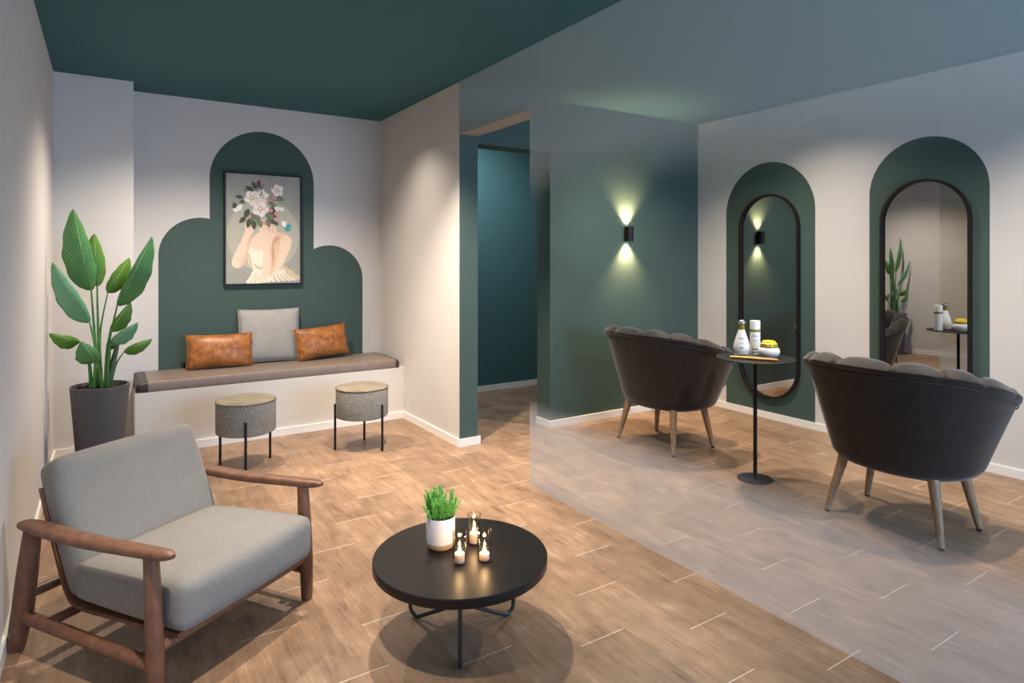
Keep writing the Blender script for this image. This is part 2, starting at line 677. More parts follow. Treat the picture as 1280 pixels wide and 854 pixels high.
# back wall of the lounge with its painted triple arch (three overlapping arch coats in one mesh)
mb = MB().box(XL, XPB, YB, YB + 0.12, 0, H)
RXm = Matrix(((1, 0, 0, 0), (0, 0, -1, YB), (0, 1, 0, 0), (0, 0, 0, 1)))   # (x, z, depth) -> world; depth grows towards the room


def arch_union():
    pts = [(0.343, 0.45), (1.965, 0.45)]
    # right arch
    cx, cz, r = 1.665, 1.168, 0.300
    a1 = math.acos((1.526 - cx) / r)
    for i in range(31):
        a = a1 * i / 30
        pts.append((cx + r * math.cos(a), cz + r * math.sin(a)))
    cx, cz, r = 1.114, 1.996, 0.412
    for i in range(41):
        a = PI * i / 40
        pts.append((cx + r * math.cos(a), cz + r * math.sin(a)))
    cx, cz, r = 0.643, 1.376, 0.300
    a0 = math.acos((0.702 - cx) / r)
    for i in range(31):
        a = a0 + (PI - a0) * i / 30
        pts.append((cx + r * math.cos(a), cz + r * math.sin(a)))
    return pts


mb.prism(arch_union(), 0.0, 0.0015, 1, RXm)
struct(mb, 'wall_back', [M['wall'], M['teal']])

# partition wall: greige towards the lounge, green end and corridor faces
mb = MB().boxm(XP, XPB, YE, YB, 0, H, [1, 1, 1, 1, 1, 0])
struct(mb, 'wall_middle', [M['wall'], M['teal']])

# green wall with the doorway (thick header and jamb)
JX, JD = 2.985, 4.259
mb = MB().box(XPB, JX, YG, JD, 2.203, H).box(JX, XM, YG, JD, 0, H)
struct(mb, 'wall_green', M['teal'])

# mirror wall with two painted arches
mb = MB().box(XM, XM + 0.12, YF, YB + 0.12, 0, H)
RYm = Matrix(((0, 0, -1, XM), (1, 0, 0, 0), (0, 1, 0, 0), (0, 0, 0, 1)))   # (y, z, depth) -> world
mb.prism(arch_poly(2.904, 3.753, 0.03, 2.166), 0, 0.0015, 1, RYm)
mb.prism(arch_poly(1.733, 2.482, 0.03, 2.183), 0, 0.0015, 1, RYm)
struct(mb, 'wall_right', [M['wall'], M['teal']])

# corridor back wall
struct(MB().box(XPB, XM, YB, YB + 0.12, 0, H), 'wall_corridor', M['dteal'])

# shop front behind the camera: wall round a wide window opening
mb = MB().box(XL, XM, YF - 0.1, YF, 0, 0.4).box(XL, XM, YF - 0.1, YF, 2.5, H)
mb.box(XL, 0.05, YF - 0.1, YF, 0.4, 2.5).box(4.4, XM, YF - 0.1, YF, 0.4, 2.5)
struct(mb, 'wall_front', M['wall'])

# baseboards
BH, BT = 0.056, 0.012
struct(MB().box(XL, XL + BT, YF, YC, 0, BH), 'baseboard_left', M['white'])
struct(MB().box(XL + BT, 0.1697, YC - BT, YC, 0, BH), 'baseboard_corner', M['white'])
mb = MB().box(XP - BT, XP, YE - BT, 5.0137, 0, BH).box(XP, XPB + 0.018, YE - BT, YE, 0, BH)
mb.box(XPB, XPB + BT, YE, YB - BT, 0, BH)
struct(mb, 'baseboard_middle', M['white'])
mb = MB().box(JX - BT, XM, YG - BT, YG, 0, BH).box(JX - BT, JX, YG, JD, 0, BH)
struct(mb, 'baseboard_green', M['white'])
struct(MB().box(XM - BT, XM, YF, YG - BT, 0, BH), 'baseboard_right', M['white'])
struct(MB().box(XPB + BT, XM, YB - BT, YB, 0, BH), 'baseboard_corridor', M['white'])
# pale soffit board over the glazed opening
struct(MB().prism([(XP + 0.004, 3.116), (XPB, 3.32), (XPB, YE), (XP + 0.004, YE)], 2.243, 2.251), 'trim_1', M['soffit'])

# ------------------------------------------------------------------ glass partition with frosted gradient film
GY0, GYD = YF, 3.116
gp = thing('glass_partition', 'frameless clear glass partition wall with white frosted bands at top and bottom', 'glass partition', (XP, 3.116, 0))


def pane_outline(z0, z1, transom):
    """pane seen in the (y, z) plane relative to the thing's base"""
    if transom:
        return [(GY0 - 3.116, z0), (0, z0), (0, 2.243), (YE - 3.116 - 0.001, 2.243), (YE - 3.116 - 0.001, z1), (GY0 - 3.116, z1)]
    return [(GY0 - 3.116, z0), (0, z0), (0, z1), (GY0 - 3.116, z1)]


G_M = Matrix(((0, 0, 1, 0), (1, 0, 0, 0), (0, 1, 0, 0), (0, 0, 0, 1)))
MB().prism(pane_outline(0.001, H - 0.001, True), -0.004, 0.004, 0, G_M).build('pane', M['pane'], gp, None)
M['film'] = film_mat('frosted_film', (0.53, 0.36), (1.67, 1.98), 0.47)


def film(poly, name, mat):
    m = MB()
    m.add([(-0.0052, y, z) for y, z in poly], [list(range(len(poly)))])
    return m.build(name, mat, gp, None)


film(pane_outline(0.001, H - 0.001, True), 'frosted_film', M['film'])

# ------------------------------------------------------------------ built-in bench and its cushion
bench = thing('built_in_bench', 'white plastered built-in bench base against the back wall', 'bench', (1.15, 5.0137, 0))
x0, x1, yb = 0.1697 - 1.15, XP - 1.15 - 0.0015, YB - 5.0137 - 0.003
mb = MB().box(x0, x1, 0, yb - 0.0005, 0, 0.428)
mb.build('body', M['bench'], bench, None)
MB().box(x0, x1 - BT, -BT, 0, 0, BH).build('baseboard', M['white'], bench, None)

bc = thing('bench_cushion', 'long taupe leatherette bench pad with dark end caps', 'cushion', (1.15, 5.0137, 0.4288))
# profile (y, z): bullnose front
prof = [(0.008, 0.0), (0.004, 0.003), (0.0025, 0.008), (0.0025, 0.030), (0.003, 0.046)]
prof += [(0.003 + 0.022 * (1 - math.cos(a)), 0.047 + 0.022 * math.sin(a)) for a in [PI / 2 * k / 8 for k in range(1, 9)]]
prof += [(0.20, 0.0695), (yb - 0.10, 0.069), (yb - 0.02, 0.066), (yb - 0.006, 0.058), (yb - 0.003, 0.045), (yb - 0.003, 0.0)]


def extr(mbx, xa, xb, inset, mi=0):
    n = len(prof)
    cy, cz = yb / 2, 0.034
    vs = []
    for x, k in ((xa, inset[0]), (xb, inset[1])):
        for y, z in prof:
            vs.append((x, cy + (y - cy) * (1 - k * 0.10), cz + (z - cz) * (1 - k) if z > 0.002 else z))
    fs = [list(range(n)), [n + i for i in range(n)]]
    for i in range(n):
        j = (i + 1) % n
        fs.append((i, j, n + j, n + i))
    mbx.add(vs, fs, mi)


xa, xb = x0 + 0.004, 0.945
mb = MB()
extr(mb, xa + 0.075, xb - 0.035, (0, 0))
mb.build('pad', M['taupe'], bc, 35)
for a, b, ins in ((xa + 0.075, xa + 0.02, (0, 0.02)), (xa + 0.02, xa, (0.02, 0.28))):
    pass
for nm, a, b, c in (('end_cap', xa + 0.075, xa + 0.022, xa), ('end_cap', xb - 0.035, xb - 0.012, xb)):
    mb = MB()
    extr(mb, a, b, (-0.01, 0.03))
    extr(mb, b, c, (0.03, 0.35))
    o = mb.build(nm, M['darkleather'], bc, 50)
    o['label'] = 'dark leather end cap'
MB().tube([(xa + 0.075, 0.0075, 0.061), (xb - 0.035, 0.0075, 0.061)], 0.0022, 8).build('piping', M['taupe'], bc)


# ------------------------------------------------------------------ pillows on the bench
def pillow(name, w, h, th, mat, label, loc, rot, dent=0.02, seed=0, group=None):
    rnd = random.Random(seed)
    n = 22
    vs, fs = [], []
    ph = rnd.uniform(0, 6)
    for sd in (1, -1):
        for i in range(n + 1):
            for j in range(n + 1):
                u = -1 + 2 * i / n
                v = -1 + 2 * j / n
                px = u * w / 2 * (1 - dent * 1.6 * (1 - v * v) * abs(u) ** 3)
                pz = v * h / 2 * (1 - dent * 2.6 * (1 - u * u) * abs(v) ** 3)
                e = max(0.0, (1 - abs(u) ** 2.6) * (1 - abs(v) ** 2.6)) ** 0.55
                e *= 1 + 0.05 * math.sin(5 * u + ph) * math.sin(4 * v + ph)
                vs.append((px, -sd * e * th / 2, pz + h / 2))
    N = (n + 1) ** 2
    for s_ in (0, 1):
        for i in range(n):
            for j in range(n):
                a = s_ * N + i * (n + 1) + j
                q = (a, a + n + 1, a + n + 2, a + 1)
                fs.append(q if s_ == 0 else q[::-1])
    m = MB().add(vs, fs)
    root = thing(name, label, 'cushion', loc, 0, group)
    root.rotation_euler = rot
    o = m.build('cover', mat, root, 80)
    bm = bmesh.new()
    bm.from_mesh(o.data)
    bmesh.ops.remove_doubles(bm, verts=bm.verts, dist=0.0004)
    bm.to_mesh(o.data)
    bm.free()
    # edge seam as a thin welt
    rim = []
    for k in range(4 * n):
        q, t = divmod(k, n)
        u, v = [(-1 + 2 * t / n, -1), (1, -1 + 2 * t / n), (1 - 2 * t / n, 1), (-1, 1 - 2 * t / n)][q]
        rim.append((u * w / 2 * (1 - dent * 1.6 * (1 - v * v) * abs(u) ** 3), 0, v * h / 2 * (1 - dent * 2.6 * (1 - u * u) * abs(v) ** 3) + h / 2))
    rim.append(rim[0])
    MB().tube(rim, 0.003, 6).build('seam', mat, root)
    return root


SEAT = 0.501
pillow('cushion', 0.475, 0.44, 0.11, M['pillow'], 'square light grey cushion in the middle of the bench, leaning on the wall',
       (1.140, 5.445, SEAT), (math.radians(-11), 0, math.radians(-3)), 0.018, 1)
pillow('cushion', 0.475, 0.262, 0.13, M['tan'], 'tan leather lumbar cushion on the bench nearer the tall plant, left of the grey cushion',
       (0.752, 5.365, SEAT + 0.003), (math.radians(-13), math.radians(0.5), math.radians(-3)), 0.03, 2, 'tan leather cushions')
pillow('cushion', 0.455, 0.262, 0.13, M['tan'], 'tan leather lumbar cushion tilted against the right side of the grey cushion',
       (1.565, 5.375, SEAT + 0.017), (math.radians(-13), math.radians(-4), math.radians(8)), 0.03, 3, 'tan leather cushions')

# ------------------------------------------------------------------ framed picture
PX0, PX1, PZ0, PZ1 = 0.804, 1.422, 1.131, 2.060
PW, PH = PX1 - PX0, PZ1 - PZ0
pic = thing('framed_picture', 'black framed print of a woman with flowers hiding her face', 'picture', ((PX0 + PX1) / 2, YB - 0.002, PZ0))
fw = 0.014
mb = MB()
mb.box(-PW / 2, -PW / 2 + fw, -0.03, 0, 0, PH).box(PW / 2 - fw, PW / 2, -0.03, 0, 0, PH)
mb.box(-PW / 2 + fw, PW / 2 - fw, -0.03, 0, 0, fw).box(-PW / 2 + fw, PW / 2 - fw, -0.03, 0, PH - fw, PH)
mb.build('frame', M['black'], pic, None)

pm = {}


def pmat(k, c, var=0.05, sc=14):
    pm[k] = plain('print_' + k, c, 0.5, 0, 0.3, var, sc)


pmat('ground', srgb(162, 160, 148), 0.12, 7)
pmat('disc', srgb(182, 180, 162), 0.05)
pmat('skin', srgb(238, 208, 182), 0.05)
pmat('skinshade', srgb(206, 164, 134), 0.05)
pmat('dress', srgb(240, 228, 208), 0.04, 40)
pmat('fold', srgb(208, 188, 154), 0.08, 40)
pmat('petal', srgb(246, 236, 230), 0.04)
pmat('pink', srgb(214, 150, 146), 0.12, 60)
pmat('petaledge', srgb(206, 184, 176), 0.04)
pmat('core', srgb(214, 186, 112), 0.1, 60)
pmat('leaf', srgb(118, 124, 96), 0.15, 40)
pmat('leafdark', srgb(78, 84, 62), 0.15, 40)
pmat('hair', srgb(92, 62, 48), 0.1, 40)
pmat('wing', srgb(84, 158, 168), 0.1, 60)
PK = list(pm)
LAY = [0]
art = MB()
IW, IH = PW - 2 * fw, PH - 2 * fw


def art_poly(pts, key, smooth=True, n=6):
    """pts in print units: u right 0..100, v down 0..148"""
    if smooth:
        pts = [(p.x, p.y) for p in catmull([(a, b) for a, b in pts], n, True)]
    LAY[0] += 1
    d = -0.012 - 0.00004 * LAY[0]
    vs = [(-PW / 2 + fw + u / 100 * IW, d, fw + IH - v / 148 * IH) for u, v in pts]
    art.add(vs, [list(range(len(vs)))], PK.index(key))


def art_disc(u, v, r, key, k=20, ry=None):
    art_poly([(u + r * math.cos(2 * PI * i / k), v + (ry or r) * math.sin(2 * PI * i / k)) for i in range(k)], key, False)


def art_leaf(u, v, ang, L, w, key):
    c, s = math.cos(ang), math.sin(ang)
    P = []
    for a, b in ((0, 0), (0.3, 0.5), (0.65, 0.45), (1, 0), (0.65, -0.45), (0.3, -0.5)):
        P.append((u + c * a * L - s * b * w, v + s * a * L + c * b * w))
    art_poly(P, key, True, 3)


def art_flower(u, v, r, a0=0.0):
    for k in range(5):
        a = a0 + k * 2 * PI / 5
        art_leaf(u, v, a, r * 1.04, r * 1.06, 'petaledge')
        art_leaf(u + 0.06 * r * math.cos(a), v + 0.06 * r * math.sin(a), a, r * 0.92, r * 0.90, 'petal')
    art_disc(u, v, r * 0.30, 'core', 12)
    art_disc(u, v, r * 0.15, 'petal', 10)


art.box(-PW / 2 + fw, PW / 2 - fw, -0.012, -0.002, fw, PH - fw, PK.index('ground'))
art_disc(50, 82, 49, 'disc', 60)
# dress skirt, torso, arms (drawn in the print's own units)
def PZ(pts):
    return [((x - 62) / 4.68, (y - 82 - 0.055 * (x - 62)) / 4.70) for x, y in pts]


pmat('skinmid', srgb(228, 190, 160), 0.05)
PK.append('skinmid')
art_poly(PZ([(222, 780), (262, 716), (330, 738), (405, 680), (452, 704), (500, 745), (526, 782)]), 'fold')
for k in range(7):
    x = 280 + 34 * k
    art_poly(PZ([(x, 782), (300 + 20 * k, 738), (352 + 12 * k, 704), (312 + 21 * k, 744), (x + 13, 782)]), 'dress')
art_poly(PZ([(190, 782), (212, 735), (230, 706), (290, 712), (350, 736), (330, 782)]), 'dress')
for k in range(5):
    art_poly(PZ([(212 + 24 * k, 782), (234 + 15 * k, 740), (244 + 10 * k, 716), (238 + 15 * k, 742), (217 + 24 * k, 782)]), 'fold')
# chest, shoulders, neck
art_poly(PZ([(206, 590), (207, 520), (238, 478), (276, 462), (345, 456), (400, 466), (448, 486), (470, 520), (462, 560), (420, 640), (380, 700), (300, 712), (228, 706), (196, 640)]), 'skinmid')
art_poly(PZ([(212, 560), (222, 506), (262, 474), (300, 470), (322, 500), (312, 560), (270, 590)]), 'skin')
art_poly(PZ([(262, 392), (348, 384), (352, 452), (372, 474), (300, 520), (240, 484), (268, 452)]), 'skin')
art_poly(PZ([(318, 392), (350, 386), (352, 456), (334, 470), (322, 430)]), 'skinmid')
art_poly(PZ([(268, 392), (346, 384), (346, 404), (310, 416), (274, 408)]), 'skinshade')
art_poly(PZ([(346, 470), (400, 486), (424, 540), (386, 600), (350, 590), (340, 530)]), 'skinmid')
art_poly(PZ([(350, 508), (392, 492), (384, 520), (352, 548)]), 'skinshade')
# bodice
art_poly(PZ([(204, 548), (228, 570), (262, 578), (292, 590), (290, 700), (262, 712), (228, 704), (196, 634)]), 'dress')
art_poly(PZ([(232, 660), (258, 676), (290, 690), (288, 702), (250, 690)]), 'fold')
art_poly(PZ([(196, 604), (206, 600), (226, 690), (218, 694)]), 'fold')
art_poly(PZ([(343, 584), (440, 612), (438, 624), (343, 596)]), 'dress', False)
# arm on the right, hanging from the shoulder to the bent elbow
art_poly(PZ([(430, 486), (470, 510), (470, 556), (442, 622), (404, 690), (352, 742), (328, 744), (352, 690), (374, 626), (394, 560), (404, 512)]), 'skin')
art_poly(PZ([(394, 566), (384, 620), (362, 694), (340, 738), (330, 742), (350, 680), (368, 620), (386, 566)]), 'skinmid')
art_poly(PZ([(346, 540), (358, 556), (366, 610), (352, 690), (344, 640), (342, 590)]), 'skinshade')
# near forearm raised to the neck
art_poly(PZ([(318, 486), (330, 440), (350, 418), (374, 450), (372, 476), (348, 524), (344, 600), (350, 690), (338, 744), (312, 758), (288, 744), (286, 650), (296, 566), (310, 520)]), 'skin')
art_poly(PZ([(348, 526), (344, 600), (350, 690), (340, 740), (330, 744), (336, 660), (334, 580)]), 'skinmid')
for k in range(4):
    x = 330 + 11 * k
    art_poly(PZ([(x, 470), (x - 4, 436), (x, 414 + 3 * k), (x + 8, 418 + 3 * k), (x + 9, 450), (x + 8, 474)]), 'skin' if k % 2 else 'skinmid')
# far arm and hand on the left
art_poly(PZ([(180, 396), (206, 380), (242, 396), (244, 428), (226, 462), (210, 530), (192, 610), (166, 668), (134, 684), (106, 672), (98, 640), (116, 588), (156, 506), (178, 446)]), 'skin')
art_poly(PZ([(226, 462), (210, 530), (192, 610), (166, 668), (140, 682), (160, 640), (184, 570), (202, 490)]), 'skinmid')
for k in range(3):
    x = 192 + 16 * k
    art_poly(PZ([(x, 440), (x - 4, 404), (x + 2, 382), (x + 11, 386), (x + 12, 414), (x + 8, 442)]), 'skinmid' if k % 2 else 'skin')
art_poly([(58, 44), (66, 48), (66, 64), (60, 66), (54, 58)], 'hair')
rn = random.Random(5)
for (u, v, a, L) in ((36, 22, 3.6, 12), (40, 20, 4.2, 12), (44, 18, 4.6, 12), (22, 32, 3.3, 10), (26, 36, 2.9, 9), (30, 47, 2.0, 14), (36, 50, 1.7, 16), (40, 52, 1.4, 15),
                     (26, 58, 2.4, 12), (31, 60, 1.8, 13), (36, 62, 1.5, 13), (42, 60, 1.2, 13), (52, 50, 0.9, 14), (58, 52, 1.2, 14), (62, 34, 5.6, 12), (66, 30, 0.2, 12),
                     (56, 36, 0.6, 12), (60, 42, 0.2, 12), (54, 60, 1.3, 12), (60, 60, 0.7, 12), (46, 30, 4.4, 10), (30, 26, 3.9, 9)):
    art_leaf(u, v, a, L, L * 0.5, 'leaf' if rn.random() < 0.6 else 'leafdark')
art_flower(34, 32, 11, 0.3)
art_flower(47, 29, 10, 1.0)
art_flower(45, 46, 12, 0.1)
art_flower(68, 20, 9, 0.7)
for (u, v, r) in ((41, 6, 2.2), (48, 12, 3.0), (61, 15, 2.6), (64, 30, 3.2), (66, 52, 2.8), (66, 60, 3.0), (59, 48, 3.0), (55, 33, 2.6), (31, 57, 2.2)):
    art_disc(u, v, r, 'pink', 12)
art_poly([(48, 12), (46, 20), (45, 28), (46.2, 28), (47.2, 20), (49, 12)], 'leafdark')
art_leaf(71, 47, -2.6, 8, 7, 'petal')
art_leaf(71, 47, -0.4, 7, 6, 'petal')
# butterflies
art_leaf(14, 50, -1.9, 12, 7, 'leafdark')
art_leaf(14, 50, -0.9, 11, 7, 'petal')
art_leaf(15, 51, -2.6, 7, 5, 'petal')
art_leaf(80, 70, -2.2, 10, 7, 'petal')
art_leaf(80, 71, -0.5, 8, 7, 'wing')
art_leaf(78, 71, 0.4, 9, 6, 'wing')
art.build('print', [pm[k] for k in PK], pic, None)


# ------------------------------------------------------------------ wall mirrors
def capsule(w, z0, z1, n=40):
    r = w / 2
    P = []
    for i in range(n + 1):
        a = PI * i / n
        P.append((r * math.cos(a), z1 - r + r * math.sin(a)))
    for i in range(n + 1):
        a = PI + PI * i / n
        P.append((r * math.cos(a), z0 + r + r * math.sin(a)))
    return P


def mirror(loc_y, label):
    z0, z1, w = 0.172, 1.893, 0.568
    root = thing('wall_mirror', label, 'mirror', (XM - 0.0017, loc_y, z0), 0, 'capsule mirrors on the right wall')
    MM = Matrix(((0, 0, -1, 0), (1, 0, 0, 0), (0, 1, 0, 0), (0, 0, 0, 1)))
    out = capsule(w, 0, z1 - z0)
    inn = capsule(w - 0.034, 0.017, z1 - z0 - 0.017)
    n = len(out)
    vs = [(a, b, 0) for a, b in out] + [(a, b, 0.034) for a, b in out] + [(a, b, 0.034) for a, b in inn] + [(a, b, 0.008) for a, b in inn]
    fs = []
    for i in range(n):
        j = (i + 1) % n
        for q in range(3):
            fs.append((q * n + i, q * n + j, (q + 1) * n + j, (q + 1) * n + i))
    MB().add(vs, fs, 0, MM).build('frame', M['frame'], root, 50)
    MB().prism(inn, 0.004, 0.010, 0, MM).build('mirror_glass', M['mirror'], root, None)
    return root


mirror(3.313, 'black framed pill-shaped wall mirror reflecting the wall sconce, nearer the green wall')
mirror(2.110, 'black framed pill-shaped wall mirror reflecting the plant, behind the nearer tub chair')

# ------------------------------------------------------------------ sconce
sc = thing('wall_sconce', 'small black up-and-down wall light glowing on the green wall', 'wall lamp', (3.800, YG, 1.498))
SH = 0.130
mb = MB()
mb.lathe([(0.034, 0.0), (0.036, 0.002), (0.036, SH - 0.002), (0.034, SH), (0.030, SH), (0.030, SH - 0.012)], 40, 0, Matrix.Translation((0, -0.041, 0)), False)
mb.lathe([(0.0305, 0.012), (0.0305, 0.0), (0.034, 0.0)], 40, 0, Matrix.Translation((0, -0.041, 0)), False)
mb.build('housing', M['black'], sc, 40)
MB().box(-0.02, 0.02, -0.02, 0, 0.03, SH - 0.03).build('bracket', M['black'], sc, None)
for z in (0.010, SH - 0.010):
    MB().lathe([(0.0298, z - 0.001), (0.0298, z + 0.001)], 32, 0, Matrix.Translation((0, -0.041, 0))).build('lens', M['lampglow'], sc, None)
SCOL = (1.0, 0.66, 0.34)
for dz, tz in ((0.135, 2.0), (-0.005, -2.0)):
    o = spot((3.800, YG - 0.034, 1.498 + dz), (3.800, YG - 0.034 + 0.06, 1.498 + dz + tz), 80, 100, 1.0, SCOL, 0.022)
    o.name = 'sconce_light'


# ------------------------------------------------------------------ tub chairs
def tub_chair(label, loc, rz=0.0):
    root = thing('tub_chair', label, 'chair', loc, rz, 'scallop-backed tub chairs')
    x0 = 0.05
    PHI = math.radians(122)
    ZB = 0.287

    def outline(phi, h):
        """outer shell, h 0 bottom .. 1 seam"""
        q = min(1.0, h / 0.13)
        k = math.sqrt(max(0.0, 1 - (1 - q) ** 2))
        a = 0.236 + 0.050 * k + 0.130 * h
        b = 0.270 + 0.052 * k + 0.130 * h
        c, s = math.cos(phi), math.sin(phi)
        e = 0.86
        cx = math.copysign(abs(c) ** e, c)
        sy = math.copysign(abs(s) ** e, s)
        return x0 - 0.005 - a * cx, b * sy

    def zseam(phi):
        return 0.797 - 0.088 * (1 - math.cos(phi)) ** 1.6

    NP, NH = 90, 30
    vs, fs = [], []
    for i in range(NP + 1):
        phi = -PHI + 2 * PHI * i / NP
        for j in range(NH + 1):
            h = (j / NH) ** 1.7
            x, y = outline(phi, h)
            vs.append((x, y, ZB + (zseam(phi) - ZB) * h))
        # inner skin, back down
        for j in range(NH, -1, -1):
            h = (j / NH) ** 1.7
            x, y = outline(phi, h)
            c = Vector((x0 + 0.02, 0))
            q = c + (Vector((x, y)) - c) * (0.93 if j else 0.90)
            vs.append((q.x, q.y, ZB + 0.004 + (zseam(phi) - ZB - 0.004) * h))
    K = 2 * (NH + 1)
    for i in range(NP):
        for j in range(K):
            j2 = (j + 1) % K
            fs.append((i * K + j, (i + 1) * K + j, (i + 1) * K + j2, i * K + j2))
    fs.append(list(range(K)))
    fs.append([NP * K + j for j in range(K)][::-1])
    MB().add(vs, fs).build('shell', M['velvet'], root, 60)

    # seat base closing the front and the underside
    prof, ring = [], 64
    vs, fs = [], []
    lv = [(0.80, ZB - 0.001), (0.90, ZB - 0.001), (0.95, ZB + 0.02), (0.965, ZB + 0.06), (0.965, 0.41), (0.90, 0.425)]
    for i in range(ring):
        a = 2 * PI * i / ring
        for s_, z in lv:
            hx = 0.262 if math.cos(a) < 0 else 0.31
            vs.append((x0 + s_ * hx * math.copysign(abs(math.cos(a)) ** 0.75, math.cos(a)), s_ * 0.298 * math.copysign(abs(math.sin(a)) ** 0.75, math.sin(a)), z))
    k = len(lv)
    for i in range(ring):
        j = (i + 1) % ring
        for q in range(k - 1):
            fs.append((i * k + q, j * k + q, j * k + q + 1, i * k + q + 1))
    fs.append([i * k for i in range(ring)][::-1])
    fs.append([i * k + k - 1 for i in range(ring)])
    MB().add(vs, fs).build('seat_base', M['velvet'], root, 60)
    mt = Matrix.Translation((x0 + 0.035, 0, 0.455))
    MB().rbox(0.56, 0.56, 0.10, 0.045, 12, (0.02, 0.02, 0.02), 0, mt).build('seat_cushion', M['velvet'], root, 80)

    # channelled back: nine padded lobes rolling over the rim
    NL = 9
    NP = NL * 14
    vs, fs = [], []
    for i in range(NP + 1):
        phi = -PHI + 2 * PHI * i / NP
        t = (i / NP * NL) % 1.0
        if i == NP:
            t = 1.0
        bmp = max(0.0, 1 - (2 * t - 1) ** 2) ** 0.62
        zs = zseam(phi)
        xo, yo = outline(phi, 1.0)
        nrm = Vector((x0 + 0.02 - xo, -yo))
        nrm.normalize()
        # (inward offset, z)
        cs = [(0.004, zs - 0.004), (-0.010 - 0.006 * bmp, zs + 0.010), (-0.010 - 0.010 * bmp, zs + 0.026 + 0.004 * bmp),
              (0.008, zs + 0.040 + 0.022 * bmp), (0.036, zs + 0.042 + 0.030 * bmp), (0.064 + 0.01 * bmp, zs + 0.028 + 0.026 * bmp),
              (0.080 + 0.022 * bmp, zs - 0.005 + 0.012 * bmp), (0.086 + 0.030 * bmp, zs - 0.06)]
        for q in range(1, 6):
            f = q / 5
            z = (zs - 0.06) * (1 - f) + 0.44 * f
            hh = (z - ZB) / (zs - ZB)
            xx, yy = outline(phi, max(0, hh))
            cs.append((0.086 + 0.030 * bmp * (1 - 0.4 * f), z, xx, yy))
        cs.append((0.02, 0.44, *outline(phi, (0.44 - ZB) / (zs - ZB))))
        for c in cs:
            bx, by = (xo, yo) if len(c) == 2 else (c[2], c[3])
            if len(c) == 2 and c[1] < zs - 0.03:
                bx, by = outline(phi, (c[1] - ZB) / (zs - ZB))
            vs.append((bx + nrm.x * c[0], by + nrm.y * c[0], c[1]))
    k = len(cs)
    for i in range(NP):
        for j in range(k):
            j2 = (j + 1) % k
            fs.append((i * k + j, (i + 1) * k + j, (i + 1) * k + j2, i * k + j2))
    fs.append(list(range(k)))
    fs.append([NP * k + j for j in range(k)][::-1])
    MB().add(vs, fs).build('channel_back', M['velvet'], root, 50)
    # piping along the seam
    pts = []
    for i in range(61):
        phi = -PHI + 2 * PHI * i / 60
        x, y = outline(phi, 1.0)
        d = Vector((x - x0, y)).normalized() * 0.004
        pts.append((x + d.x, y + d.y, zseam(phi) - 0.008))
    MB().tube(pts, 0.0035, 8).build('piping', M['velvet'], root)
    for sx in (-1, 1):
        for sy in (-1, 1):
            b = Vector((sx * 0.199, sy * 0.275, 0.012))
            t = Vector((sx * 0.150 + 0.01, sy * 0.215, 0.31))
            lg = MB().tube([b, b.lerp(t, 0.5), t], [0.0145, 0.021, 0.027], 20).build('leg', M['oakleg'], root, 40)
            MB().lathe([(0.010, 0.0), (0.012, 0.002), (0.012, 0.012), (0.007, 0.013)], 16, 0, Matrix.Translation((b.x, b.y, 0))).build('foot_glide', M['rubber'], lg)
    return root


ch = tub_chair('dark taupe velvet tub chair nearer the camera, in front of the mirror reflecting the plant', (3.450, 1.660, 0))
copy_thing(ch, (3.450, 3.297, 0), 0.0, 'dark taupe velvet tub chair farther away, beside the green wall under the sconce')

# ------------------------------------------------------------------ pedestal side table between the chairs
st = thing('side_table', 'slim black round pedestal table between the two tub chairs', 'side table', (3.3478, 2.4518, 0))
MB().lathe([(0.100, 0.0), (0.1046, 0.001), (0.1046, 0.004), (0.103, 0.006)], 56).build('base', M['black'], st, 40)
MB().lathe([(0.0115, 0.006), (0.0115, 0.738)], 24).build('pole', M['black'], st, 40)
MB().lathe([(0.228, 0.738), (0.2296, 0.7395), (0.2296, 0.7425), (0.228, 0.744)], 72).build('tabletop', M['black'], st, 40)
TT = 0.7442


def facing(x, y):
    return math.atan2(-y, -x) + PI / 2      # turns local -y towards the camera


def marks(mb, r_at, rows, seed):
    """rows of small printed strokes on the camera-facing side (local -y)"""
    rnd = random.Random(seed)
    for z, half, hgt, kind in rows:
        x = -half
        while x < half:
            w = rnd.uniform(0.0018, 0.004)
            hh = hgt * rnd.uniform(0.55, 1.0)
            r = r_at(z) + 0.0004
            if abs(x) < r * 0.9:
                a0, a1 = math.asin(x / r), math.asin(min(0.95, (x + w) / r))
                dz = rnd.uniform(-1, 1) * hgt * 0.15
                P = []
                for zz, a in ((z + dz, a0), (z + dz, a1), (z + dz + hh, a1 + (0.05 if kind == 's' else 0)), (z + dz + hh, a0 + (0.05 if kind == 's' else 0))):
                    rr = r_at(zz) + 0.0005
                    P.append((rr * math.sin(a), -rr * math.cos(a), zz))
                mb.add(P, [(0, 1, 2, 3)])
            x += w + rnd.uniform(0.0008, 0.002)
    return mb


def interp(prof):
    def f(z):
        for (r0, z0), (r1, z1) in zip(prof, prof[1:]):
            if z0 <= z <= z1 and z1 > z0:
                return r0 + (r1 - r0) * (z - z0) / (z1 - z0)
        return prof[-1][0]
    return f


